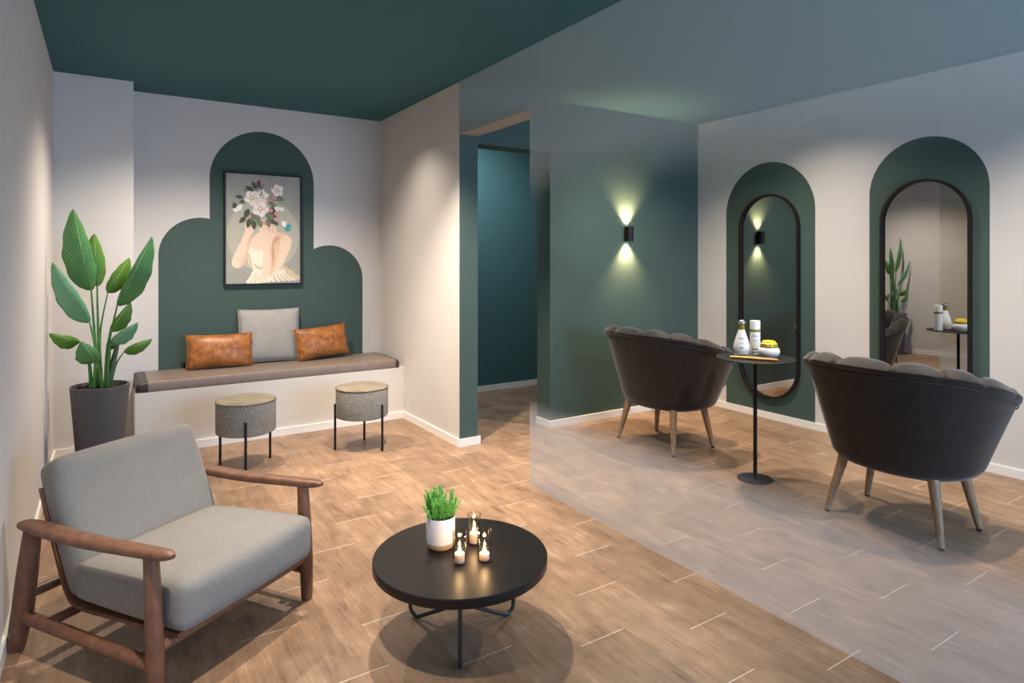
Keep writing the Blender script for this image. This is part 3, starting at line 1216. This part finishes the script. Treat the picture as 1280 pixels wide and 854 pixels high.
def script(mb, r_at, z, half, h):
    """a handwritten-looking word as a fine continuous stroke wrapped on the surface"""
    key = [(-1, 0.9), (-0.93, 0.2), (-0.8, 0.0), (-0.66, 0.35), (-0.52, 0.5), (-0.42, 0.15), (-0.30, 0.0), (-0.18, 1.0), (-0.12, 0.2), (0.0, 0.02), (0.12, 0.5), (0.2, 0.1), (0.34, 0.0), (0.44, 0.5), (0.5, 0.05), (0.66, 0.4), (0.72, 0.05), (0.85, 0.1), (1.0, 0.3)]
    pts = []
    for p in catmull(key, 5, False):
        zz = z + p.y * h
        r = r_at(zz) + 0.0004
        a = math.asin(max(-0.95, min(0.95, p.x * half / r)))
        pts.append((r * math.sin(a), -r * math.cos(a), zz))
    mb.tube(pts, 0.0007, 5)
    return mb


# teardrop bottle
bx, by = 3.350, 2.552
b = thing('lotion_bottle', 'white teardrop-shaped bottle with olive collar and clear round stopper', 'bottle', (bx, by, TT), facing(bx, by))
prof = [(0.034, 0.0), (0.040, 0.004), (0.046, 0.022), (0.0490, 0.045), (0.0480, 0.062), (0.0425, 0.088), (0.034, 0.115), (0.026, 0.140), (0.020, 0.158), (0.0175, 0.166)]
pp = [(p.x, p.y) for p in catmull(prof, 4, False)]
body = MB().lathe(pp, 48).build('body', M['bottle'], b, 50)
MB().lathe([(0.0182, 0.163), (0.0190, 0.168), (0.0185, 0.190), (0.016, 0.192)], 32).build('collar', M['olive'], b, 40)['label'] = 'olive gold collar'
sp_ = [(0.004, 0.190)] + [(0.024 * math.cos(a), 0.208 + 0.017 * math.sin(a)) for a in [-1.3 + 2.8 * i / 14 for i in range(15)]] + [(0.001, 0.2255)]
MB().lathe(sp_, 32).build('stopper', M['chrome'], b, 60)['label'] = 'clear shiny ball stopper'
r_at = interp(pp)
m_ = MB()
script(m_, r_at, 0.106, 0.020, 0.014)
m_.build('script_lettering', M['inkdark'], body, None)
for k, row in enumerate([(0.086, 0.016, 0.003, 't'), (0.078, 0.016, 0.003, 't'), (0.050, 0.013, 0.010, 't')]):
    marks(MB(), r_at, [row], 3 + k).build('print_line', M['ink'], body, None)
m_ = MB()
for k in range(17):
    a = -1.25 + 2.5 * k / 16
    hgt = 0.024 + 0.012 * ((k * 7) % 5) / 5
    P = []
    for zz, da in ((0.004, -0.035), (0.004, 0.035), (0.004 + hgt, 0.035), (0.004 + hgt, -0.035)):
        rr = r_at(zz) + 0.0005
        P.append((rr * math.sin(a + da), -rr * math.cos(a + da), zz))
    m_.add(P, [(0, 1, 2, 3)])
m_.build('dark_stripes', M['inkdark'], body, None)  # dark upright stripes around the lower body

# cylinder bottle
bx, by = 3.478, 2.548
b = thing('cylinder_bottle', 'tall white cylindrical bottle with an olive band, between teardrop bottle and jar', 'bottle', (bx, by, TT), facing(bx, by))
pp = [(0.029, 0.0), (0.0315, 0.002), (0.0315, 0.144)]
body = MB().lathe(pp, 48).build('body', M['bottle'], b, 40)
MB().lathe([(0.0318, 0.142), (0.0322, 0.143), (0.0322, 0.157), (0.0318, 0.158)], 48).build('band', M['olive'], b, 40)['label'] = 'olive gold band'
MB().lathe([(0.0315, 0.158), (0.0315, 0.208), (0.0300, 0.212), (0.027, 0.213)], 48).build('cap', M['bottle'], b, 40)
r_at = lambda z: 0.0315
m_ = MB()
script(m_, r_at, 0.112, 0.017, 0.015)
m_.build('script_lettering', M['inkdark'], body, None)
for k, row in enumerate([(0.092, 0.013, 0.003, 't'), (0.084, 0.018, 0.003, 't'), (0.028, 0.018, 0.012, 't'), (0.008, 0.022, 0.012, 't')]):
    marks(MB(), r_at, [row], 8 + k).build('print_line', M['inkdark'], body, None)

# jar
bx, by = 3.415, 2.404
b = thing('cosmetic_jar', 'round white cream jar with olive rim and yellow lid', 'jar', (bx, by, TT), facing(bx, by))
pp = [(0.036, 0.0), (0.042, 0.002), (0.058, 0.020), (0.0635, 0.038), (0.060, 0.055), (0.050, 0.066)]
MB().lathe([(p.x, p.y) for p in catmull(pp, 5, False)], 56).build('body', M['ceramic'], b, 60)
MB().lathe([(0.0505, 0.063), (0.0525, 0.066), (0.0525, 0.073), (0.047, 0.081), (0.045, 0.082)], 48).build('rim', M['olive'], b, 40)
MB().lathe([(0.046, 0.081), (0.0485, 0.084), (0.0485, 0.087), (0.040, 0.094), (0.039, 0.100), (0.030, 0.105), (0.012, 0.107)], 48).build('lid', M['yellow'], b, 40)

# brush
hb = thing('hair_brush', 'honey wood brush with black pad lying at the front of the pedestal table', 'brush', (3.262, 2.400, TT), math.atan2(-0.242, 0.125))
P = catmull([(-0.135, 0, 0.009), (-0.06, 0.004, 0.009), (0.0, -0.002, 0.010), (0.07, 0.004, 0.009), (0.135, 0, 0.009)], 6, False)
MB().tube(P, [0.0095 + 0.003 * math.sin(PI * i / (len(P) - 1)) for i in range(len(P))], 14, 0, None, 0.75).build('handle', M['brushwood'], hb, 60)
P = [(-0.125, 0.018, 0.013), (-0.10, 0.030, 0.0145), (-0.02, 0.034, 0.0145), (0.02, 0.022, 0.013)]
MB().tube(catmull(P, 6, False), 0.0135, 12, 0, None, 0.9).build('bristle_pad', M['rubber'], hb, 60)


# ------------------------------------------------------------------ stools
def stool(label, loc, legs):
    root = thing('drum_stool', label, 'stool', loc, 0, 'round tweed stools')
    R = 0.183
    MB().lathe([(R - 0.012, 0.226), (R - 0.003, 0.230), (R, 0.238), (R, 0.420), (R - 0.002, 0.428)], 72).build('drum', M['tweed'], root, 50)
    pr = [(R - 0.004, 0.424), (R - 0.001, 0.430), (R - 0.006, 0.437), (R - 0.03, 0.443), (R - 0.09, 0.447), (0.01, 0.448)]
    MB().lathe(pr, 72).build('seat_top', M['tweedtop'], root, 60)['label'] = 'beige seat top'
    ringp = [(R * math.cos(2 * PI * i / 72), R * math.sin(2 * PI * i / 72), 0.429) for i in range(73)]
    MB().tube(ringp, 0.0028, 6).build('piping', M['darkleather'], root)
    for a in legs:
        x, y = (R + 0.004) * math.cos(a), (R + 0.004) * math.sin(a)
        MB().tube([(x, y, 0), (x, y, 0.318), (x, y, 0.325)], [0.0085, 0.0085, 0.005], 14).build('leg', M['black'], root, 60)
    return root


def ang(p, c):
    return math.atan2(p[1] - c[1], p[0] - c[0])


cL = (0.772, 4.405)
sL = stool('grey tweed drum stool before the bench, nearer the plant and armchair', (*cL, 0),
           [ang(p, cL) for p in ((0.736, 4.217), (0.625, 4.54), (0.94, 4.49))])
cR = (1.548, 4.395)
stool('grey tweed drum stool before the bench, nearer the partition wall', (*cR, 0),
      [ang(p, cR) for p in ((1.644, 4.217), (1.375, 4.43), (1.63, 4.575))])

# ------------------------------------------------------------------ coffee table
CT = (1.079, 2.020)
ct = thing('coffee_table', 'low round charcoal coffee table carrying candles and a herb pot', 'coffee table', (*CT, 0))
TZ = 0.287
MB().lathe([(0.300, TZ - 0.034), (0.3105, TZ - 0.033), (0.3125, TZ - 0.030), (0.3125, TZ - 0.003), (0.3100, TZ)], 96).build('tabletop', M['tabletop'], ct, 35)
for lx, ly in ((0.971, 1.822), (0.975, 2.208), (1.285, 2.021)):
    a = math.atan2(ly - CT[1], lx - CT[0])
    c, s = math.cos(a), math.sin(a)
    R1, R0, z0 = 0.226, 0.235, 0.0072
    P = [(R0, TZ - 0.034), (R0 - 0.001, 0.15), (R1 + 0.001, 0.050)]
    for k in range(7):
        q = k / 6 * PI * 0.62
        P.append((R1 - 0.030 + 0.030 * math.cos(q), z0 + 0.030 - 0.030 * math.sin(q)))
    P += [(0.006, 0.102)]
    MB().tube([(r * c, r * s, z) for r, z in P], 0.0072, 14, 0, None, 1.0, (c, s, 0)).build('leg', M['tableleg'], ct, 60)

# herb pot on the coffee table
TZ += 0.0003
hp = thing('potted_herb', 'small white herb pot with wooden base on the coffee table, bushy rosemary in it', 'potted plant', (1.041, 2.106, TZ))
MB().lathe([(0.040, 0.0), (0.046, 0.003), (0.0505, 0.012), (0.0515, 0.024)], 48).build('wooden_base', M['palewood'], hp, 50)
MB().lathe([(0.0515, 0.024), (0.0525, 0.030), (0.0535, 0.113), (0.0525, 0.116), (0.0505, 0.114), (0.0495, 0.098)], 48).build('pot', M['ceramic'], hp, 40)
MB().lathe([(0.0495, 0.094), (0.0495, 0.099), (0.030, 0.103), (0.003, 0.104)], 32).build('soil', M['soil'], hp, 60)
rn = random.Random(11)
fol = MB()
for s_ in range(64):
    a = rn.uniform(0, 2 * PI)
    r = 0.042 * math.sqrt(rn.random())
    b0 = Vector((r * math.cos(a), r * math.sin(a), 0.098))
    hgt = rn.uniform(0.070, 0.135) * (1.0 - 0.25 * r / 0.042)
    lean = Vector((math.cos(a), math.sin(a), 0)) * (r / 0.042) * rn.uniform(0.0, 0.04) + Vector((rn.uniform(-.012, .012), rn.uniform(-.012, .012), 0))
    t0 = b0 + lean + Vector((0, 0, hgt))
    fol.tube([b0, b0.lerp(t0, 0.5) - lean * 0.15, t0], [0.0016, 0.0014, 0.0008], 5)
    nn = int(hgt / 0.0032)
    for k in range(nn):
        f = 0.18 + 0.82 * k / nn
        p = b0.lerp(t0, f)
        for q in range(3):
            aa = k * 1.9 + q * 2.1 + rn.uniform(-.3, .3)
            L = rn.uniform(0.012, 0.020) * (1.05 - 0.45 * f)
            d = Vector((math.cos(aa), math.sin(aa), rn.uniform(0.5, 1.3))).normalized()
            sd = d.cross(Vector((0, 0, 1))).normalized() * 0.0016
            up = d.cross(sd).normalized() * 0.0008
            tip = p + d * L
            md = p + d * L * 0.5
            fol.add([p, md + sd, tip, md - sd, md + up], [(0, 1, 4), (1, 2, 4), (2, 3, 4), (3, 0, 4), (0, 3, 2, 1)])
fol.build('foliage', M['herb'], hp, None)


# hurricane glasses with candles
def candle_glass(x, y, label_g, label_c, ch_):
    g = thing('candle_glass', label_g, 'candle holder', (x, y, TZ), 0, 'glass candle holders')
    R, Hh = 0.0255, 0.108
    MB().lathe([(R - 0.002, 0.0), (R, 0.002), (R, Hh), (R - 0.0012, Hh + 0.001), (R - 0.0022, Hh), (R - 0.0022, 0.004), (0.001, 0.004)], 40).build('cylinder', M['glass'], g, 40)
    MB().tube([((R - 0.001) * math.cos(2 * PI * i / 40), (R - 0.001) * math.sin(2 * PI * i / 40), Hh) for i in range(41)], 0.0016, 6).build('rim', M['glass'], g)
    c = thing('candle', label_c, 'candle', (x, y, TZ + 0.0045), 0, 'lit candles')
    MB().lathe([(0.0165, 0.0), (0.0172, 0.001), (0.0172, ch_ - 0.001), (0.0165, ch_), (0.010, ch_ - 0.001), (0.001, ch_ - 0.0015)], 32).build('wax', M['wax'], c, 50)
    MB().tube([(0, 0, ch_ - 0.002), (0.0005, 0, ch_ + 0.006)], 0.0008, 6).build('wick', M['rubber'], c)
    fl = [(0.0010, ch_ + 0.002), (0.0044, ch_ + 0.006), (0.0054, ch_ + 0.010), (0.0042, ch_ + 0.015), (0.0020, ch_ + 0.020), (0.0005, ch_ + 0.024)]
    MB().lathe([(p.x, p.y) for p in catmull(fl, 3, False)], 16).build('flame', M['flame'], c)
    d = bpy.data.lights.new('candle_light', 'POINT')
    d.energy = 0.28
    d.color = (1.0, 0.62, 0.30)
    d.shadow_soft_size = 0.006
    o = bpy.data.objects.new('candle_light', d)
    o.parent = c
    o.location = (0, 0, ch_ + 0.042)
    COL.objects.link(o)


candle_glass(1.041, 1.957, 'glass candle cylinder closest to the white herb pot, leftmost of three', 'lit ivory candle in the leftmost glass, closest to the herb pot', 0.030)
candle_glass(1.158, 2.062, 'glass candle cylinder at the back of the cluster of three', 'lit ivory candle in the glass at the back of the cluster', 0.036)
candle_glass(1.123, 1.926, 'glass candle cylinder on the right of the cluster, farthest from the herb pot', 'lit low candle in the rightmost glass', 0.022)

# ------------------------------------------------------------------ armchair
ac = thing('armchair', 'low lounge armchair with walnut frame and grey upholstery by the left wall', 'armchair', (0.1265, 2.1893, 0), math.radians(33.91))
W = 0.657
walnut = M['walnut']


def arm(xc, sg):
    """curved paddle armrest; sg is the outer side"""
    Y = [0.668, 0.64, 0.56, 0.45, 0.30, 0.15, 0.02, -0.05, -0.078]
    Z = [0.436, 0.438, 0.438, 0.436, 0.438, 0.446, 0.454, 0.459, 0.460]
    Wd = [0.020, 0.050, 0.066, 0.068, 0.064, 0.058, 0.054, 0.044, 0.016]
    T = [0.010, 0.026, 0.032, 0.034, 0.034, 0.032, 0.029, 0.026, 0.012]
    pts = catmull([(0, y, z) for y, z in zip(Y, Z)], 6, False)
    wd = [p.x for p in catmull([(a, 0) for a in Wd], 6, False)]
    th = [p.x for p in catmull([(a, 0) for a in T], 6, False)]
    vs, fs, n = [], [], 20
    for p, w, t in zip(pts, wd, th):
        for k in range(n):
            q = 2 * PI * k / n
            e = 0.7
            cx = math.copysign(abs(math.cos(q)) ** e, math.cos(q))
            sz = math.copysign(abs(math.sin(q)) ** e, math.sin(q))
            vs.append((xc + cx * w / 2, p.y, p.z + 0.004 + sz * t / 2))
    for i in range(len(pts) - 1):
        for k in range(n):
            k2 = (k + 1) % n
            fs.append((i * n + k, i * n + k2, (i + 1) * n + k2, (i + 1) * n + k))
    fs.append(list(range(n))[::-1])
    fs.append([(len(pts) - 1) * n + k for k in range(n)])
    return MB().add(vs, fs).build('armrest', walnut, ac, 60)


for xc, sg in ((0.0, -1), (W, 1)):
    arm(xc, sg)
    MB().tube([(xc, -0.003, 0), (xc, -0.002, 0.02), (xc, 0.0, 0.15), (xc, 0.008, 0.30), (xc, 0.018, 0.448)], [0.020, 0.0225, 0.026, 0.0255, 0.022], 18).build('leg', walnut, ac, 60)
    MB().tube([(xc, 0.694, 0), (xc, 0.688, 0.03), (xc, 0.655, 0.14), (xc, 0.628, 0.28), (xc, 0.598, 0.43)], [0.026, 0.029, 0.034, 0.032, 0.027], 18).build('leg', walnut, ac, 60)
    MB().tube([(xc, 0.005, 0.118), (xc, 0.66, 0.126)], 0.021, 16).build('side_rail', walnut, ac, 60)
MB().tube([(0.01, 0.004, 0.164), (W - 0.01, 0.004, 0.164)], 0.0175, 16).build('front_rail', walnut, ac, 60)
MB().tube([(0.01, 0.625, 0.205), (W - 0.01, 0.625, 0.205)], 0.0175, 16).build('back_rail', walnut, ac, 60)
MB().tube([(0.005, 0.52, 0.130), (W - 0.005, 0.52, 0.130)], 0.0165, 16).build('cross_rail', walnut, ac, 60)
MB().tube([(0.005, 0.06, 0.128), (W - 0.005, 0.06, 0.128)], 0.0165, 16).build('cross_rail', walnut, ac, 60)
# bent plywood shell under seat and back cushions
pr = catmull([(-0.035, 0.190), (0.10, 0.184), (0.30, 0.176), (0.42, 0.172), (0.485, 0.186), (0.522, 0.235), (0.560, 0.320), (0.61, 0.44), (0.650, 0.545)], 6, False)
vs, fs = [], []
SX0, SX1 = 0.050, W - 0.030
for i, p in enumerate(pr):
    a, b = pr[max(0, i - 1)], pr[min(len(pr) - 1, i + 1)]
    t = (b - a).normalized()
    nn = Vector((-t.y, t.x)) * 0.006
    for s_ in (1, -1):
        q = p + nn * s_
        vs += [(SX0, q.x, q.y), (SX1, q.x, q.y)]
for i in range(len(pr) - 1):
    a, b = 4 * i, 4 * (i + 1)
    fs += [(a, a + 1, b + 1, b), (a + 2, b + 2, b + 3, a + 3), (a, b, b + 2, a + 2), (a + 1, a + 3, b + 3, b + 1)]
fs += [(0, 2, 3, 1), (4 * (len(pr) - 1), 4 * (len(pr) - 1) + 1, 4 * (len(pr) - 1) + 3, 4 * (len(pr) - 1) + 2)]
MB().add(vs, fs).build('plywood_shell', walnut, ac, 50)
for z0, y0 in ((0.145, 0.06), (0.145, 0.52)):
    for xa_ in (0.10, W - 0.13):
        MB().box(xa_, xa_ + 0.03, y0 - 0.012, y0 + 0.012, z0 - 0.004, 0.178).build('spacer', walnut, ac, None)


def cushion(name, sx, sy, sz, r, bulge, mat, shear=0.0):
    m = MB().rbox(sx, sy, sz, r, 16, bulge, 0, mat)
    return m.build(name, M['grey'], ac, 80)


# seat: slightly thicker at the front
seat = MB().rbox(0.580, 0.53, 0.150, 0.036, 18, (0.012, 0.012, 0.024))
nv = []
for x, y, z in seat.v:
    f = -y / 0.53 + 0.5           # 1 front, 0 back
    zz = z * (0.86 + 0.22 * f)
    nv.append((x + W / 2, y + 0.192, zz + 0.195 + 0.075 * (0.86 + 0.22 * f) + 0.004))
seat.v = nv
seat.build('seat_cushion', M['grey'], ac, 80)
back = MB().rbox(0.562, 0.125, 0.478, 0.038, 18, (0.010, 0.018, 0.008))
tilt = math.radians(-23.5)
Rm = Matrix.Translation((W / 2 + 0.014, 0.4345, 0.205)) @ Matrix.Rotation(tilt, 4, 'X') @ Matrix.Translation((0, 0.02, 0.2375))
back.v = [tuple(Rm @ Vector((x, y, z))) for x, y, z in back.v]
back.build('back_cushion', M['grey'], ac, 80)

# ------------------------------------------------------------------ big potted plant
PC = Vector((-0.0265, 4.62, 0))
pl = thing('potted_plant', 'tall bird-of-paradise plant with paddle leaves in a grey tapered planter', 'potted plant', PC)
MB().lathe([(0.110, 0.0), (0.114, 0.004), (0.156, 0.574), (0.156, 0.578), (0.144, 0.578), (0.140, 0.558)], 64).build('planter', M['planter'], pl, 35)
sl = MB()
sl.lathe([(0.1395, 0.550), (0.1402, 0.558), (0.09, 0.566), (0.002, 0.568)], 48)
rn = random.Random(3)
for k in range(90):
    a, r = rn.uniform(0, 2 * PI), 0.128 * math.sqrt(rn.random())
    q = rn.uniform(0.006, 0.013)
    sl.rbox(q * 2, q * 1.6, q, q * 0.4, 2, (0, 0, 0), 0, Matrix.Translation((r * math.cos(a), r * math.sin(a), 0.564)) @ Matrix.Rotation(a, 4, 'Z'))
sl.build('soil', M['soil'], pl, 60)

CY, SY = math.cos(YAW), math.sin(YAW)
UX = Vector((0.90, -0.43, 0))       # the crown spreads mostly along this direction (square to the view from the door)
dirc = PC.normalized()
UX = Vector((dirc.y, -dirc.x, 0))
DN = Vector((dirc.x, dirc.y, 0))    # away from the camera


def at(px, py, dep):
    """crown drawing units (photo pixels) -> plant-local metres; dep = metres away from the viewer side"""
    # ray/plane: plane through the pot axis, shifted by dep along DN
    a, b_ = (px - 640) / 790.335, (323.51 - py) / 790.335
    ray = Vector((a * CY + SY, -a * SY + CY, b_))
    t = (PC.dot(DN) + dep) / ray.dot(DN)
    P = ray * t + Vector((0, 0, 1.35))
    return P - PC


def leaf(base, tip, wl, wr, mat, stem_pts, d0=0.0, d1=0.0, curl=0.25, bend=0.03, stem_r=0.006, notch=True, face=0.0):
    """blade from base to tip (px), half widths wl/wr in metres left and right of the midrib as seen; curl folds the halves back"""
    B, T = at(*base, d0), at(*tip, d1)
    L = (T - B)
    ln = L.length
    t = L.normalized()
    view = Vector((B + PC).to_tuple()[:3])
    view = (Vector((B.x + PC.x, B.y + PC.y, B.z - 1.35))).normalized()
    side = t.cross(view)
    side.normalize()
    if face:
        side = Matrix.Rotation(face, 3, t) @ side
    nrm = side.cross(t).normalized()
    if nrm.dot(view) > 0:
        nrm = -nrm
    n, m = 22, 6
    vs, fs, uvs = [], [], []
    for i in range(n + 1):
        u = i / n
        prof = (math.sin(PI * min(1, (u * 0.97 + 0.03)) ** 0.72)) ** 0.75 if u < 1 else 0.0
        if u < 0.04:
            prof *= 0.5 + 12 * u
        c = B.lerp(T, u) + nrm * (bend * math.sin(PI * u))
        for j in range(-m, m + 1):
            s_ = j / m
            w = (wl if s_ < 0 else wr) * prof
            wob = 1 + (0.04 * math.sin(23 * u + 4 * s_) if abs(s_) > 0.8 else 0)
            off = side * (s_ * w * wob) - nrm * (curl * w * s_ * s_) + t * (abs(s_) * w * 0.12)
            off += nrm * (0.0025 * math.sin(60 * u - 5 * abs(s_)) * abs(s_))
            vs.append(tuple(c + off))
            uvs.append((0.5 + 0.5 * s_, u))
    K = 2 * m + 1
    for i in range(n):
        for j in range(K - 1):
            fs.append((i * K + j, i * K + j + 1, (i + 1) * K + j + 1, (i + 1) * K + j))
    o = MB().add(vs, fs, 0, None, uvs).build('leaf', mat, pl, 70)
    sol = o.modifiers.new('thick', 'SOLIDIFY')
    sol.thickness = 0.0016
    # stalk continues as the midrib, one sub-part of the leaf
    pts = [at(*p[:2], p[2]) for p in stem_pts] + [B]
    path = catmull([tuple(p) for p in pts], 6, False)
    rr = [stem_r * (1.9 - 1.15 * k / (len(path) - 1)) for k in range(len(path))]
    rib = [B.lerp(T, u) + nrm * (bend * math.sin(PI * u) - 0.001) for u in (0.12, 0.3, 0.5, 0.7)]
    path = list(path) + rib
    rr += [stem_r * 0.7, stem_r * 0.55, stem_r * 0.4, stem_r * 0.25]
    MB().tube(path, rr, 9).build('stalk', M['stem'], o, 60)
    return o


A, Bm, Cm = M['leafA'], M['leafB'], M['leafC']
leaf((114, 363), (91.5, 261), 0.050, 0.105, A, [(121, 485, 0.0), (119, 430, 0.0)], 0.0, -0.02, 0.35, 0.03, 0.0062)
leaf((121.4, 358), (118, 292), 0.05, 0.075, Bm, [(126, 486, 0.03), (123, 420, 0.04)], 0.05, 0.07, 0.3, 0.02, 0.006)
leaf((112, 403), (65.5, 328), 0.030, 0.085, Cm, [(117, 486, -0.03), (119.5, 440, -0.03)], -0.02, -0.10, 0.35, 0.03, 0.0055)
leaf((146.5, 382), (190, 295.5), 0.095, 0.022, A, [(132, 485, -0.02), (134, 440, -0.02)], -0.03, -0.08, 0.3, 0.03, 0.0058)
leaf((134.7, 366), (162, 322), 0.060, 0.035, Bm, [(128, 485, 0.05), (125, 420, 0.05)], 0.04, 0.06, 0.3, 0.02, 0.0045)
leaf((137.6, 414), (163, 378), 0.062, 0.016, Bm, [(133, 486, 0.0), (133, 445, 0.0)], -0.02, -0.05, 0.3, 0.02, 0.0055)
leaf((138, 428), (172.5, 403), 0.060, 0.018, Cm, [(135, 484, -0.03), (135, 450, -0.03)], -0.05, -0.10, 0.35, 0.02, 0.0045)
leaf((155, 440), (190.5, 423.5), 0.048, 0.020, Bm, [(138, 484, 0.02), (145, 456, 0.02)], 0.02, 0.0, 0.35, 0.025, 0.004)
leaf((99.5, 427.5), (61.5, 417), 0.018, 0.062, Bm, [(114, 485, 0.0), (110.5, 449, 0.0)], -0.01, -0.06, 0.35, 0.025, 0.0065)
leaf((121.5, 453), (102, 427), 0.036, 0.078, A, [(127, 486, -0.06), (125, 468, -0.08)], -0.09, -0.13, 0.45, 0.03, 0.005)
leaf((138, 437), (142, 424), 0.030, 0.030, Bm, [(136.5, 482, 0.06), (137, 455, 0.06)], 0.05, 0.05, 0.3, 0.01, 0.0035)
# rolled young leaf
P = [at(135.5, 482, 0.0), at(141, 455, 0.0), at(146.5, 432, 0.0), at(148, 424, 0.0)]
MB().tube(catmull([tuple(p) for p in P], 6, False), [0.011, 0.013, 0.015, 0.016, 0.016, 0.016, 0.016, 0.016, 0.015, 0.014, 0.013, 0.012, 0.011, 0.010, 0.009, 0.008, 0.006, 0.004, 0.002], 12).build('rolled_leaf', plain('rolled_leaf_green', srgb(62, 88, 66), 0.45, 0, 0.5, 0.3, 30), pl, 60)
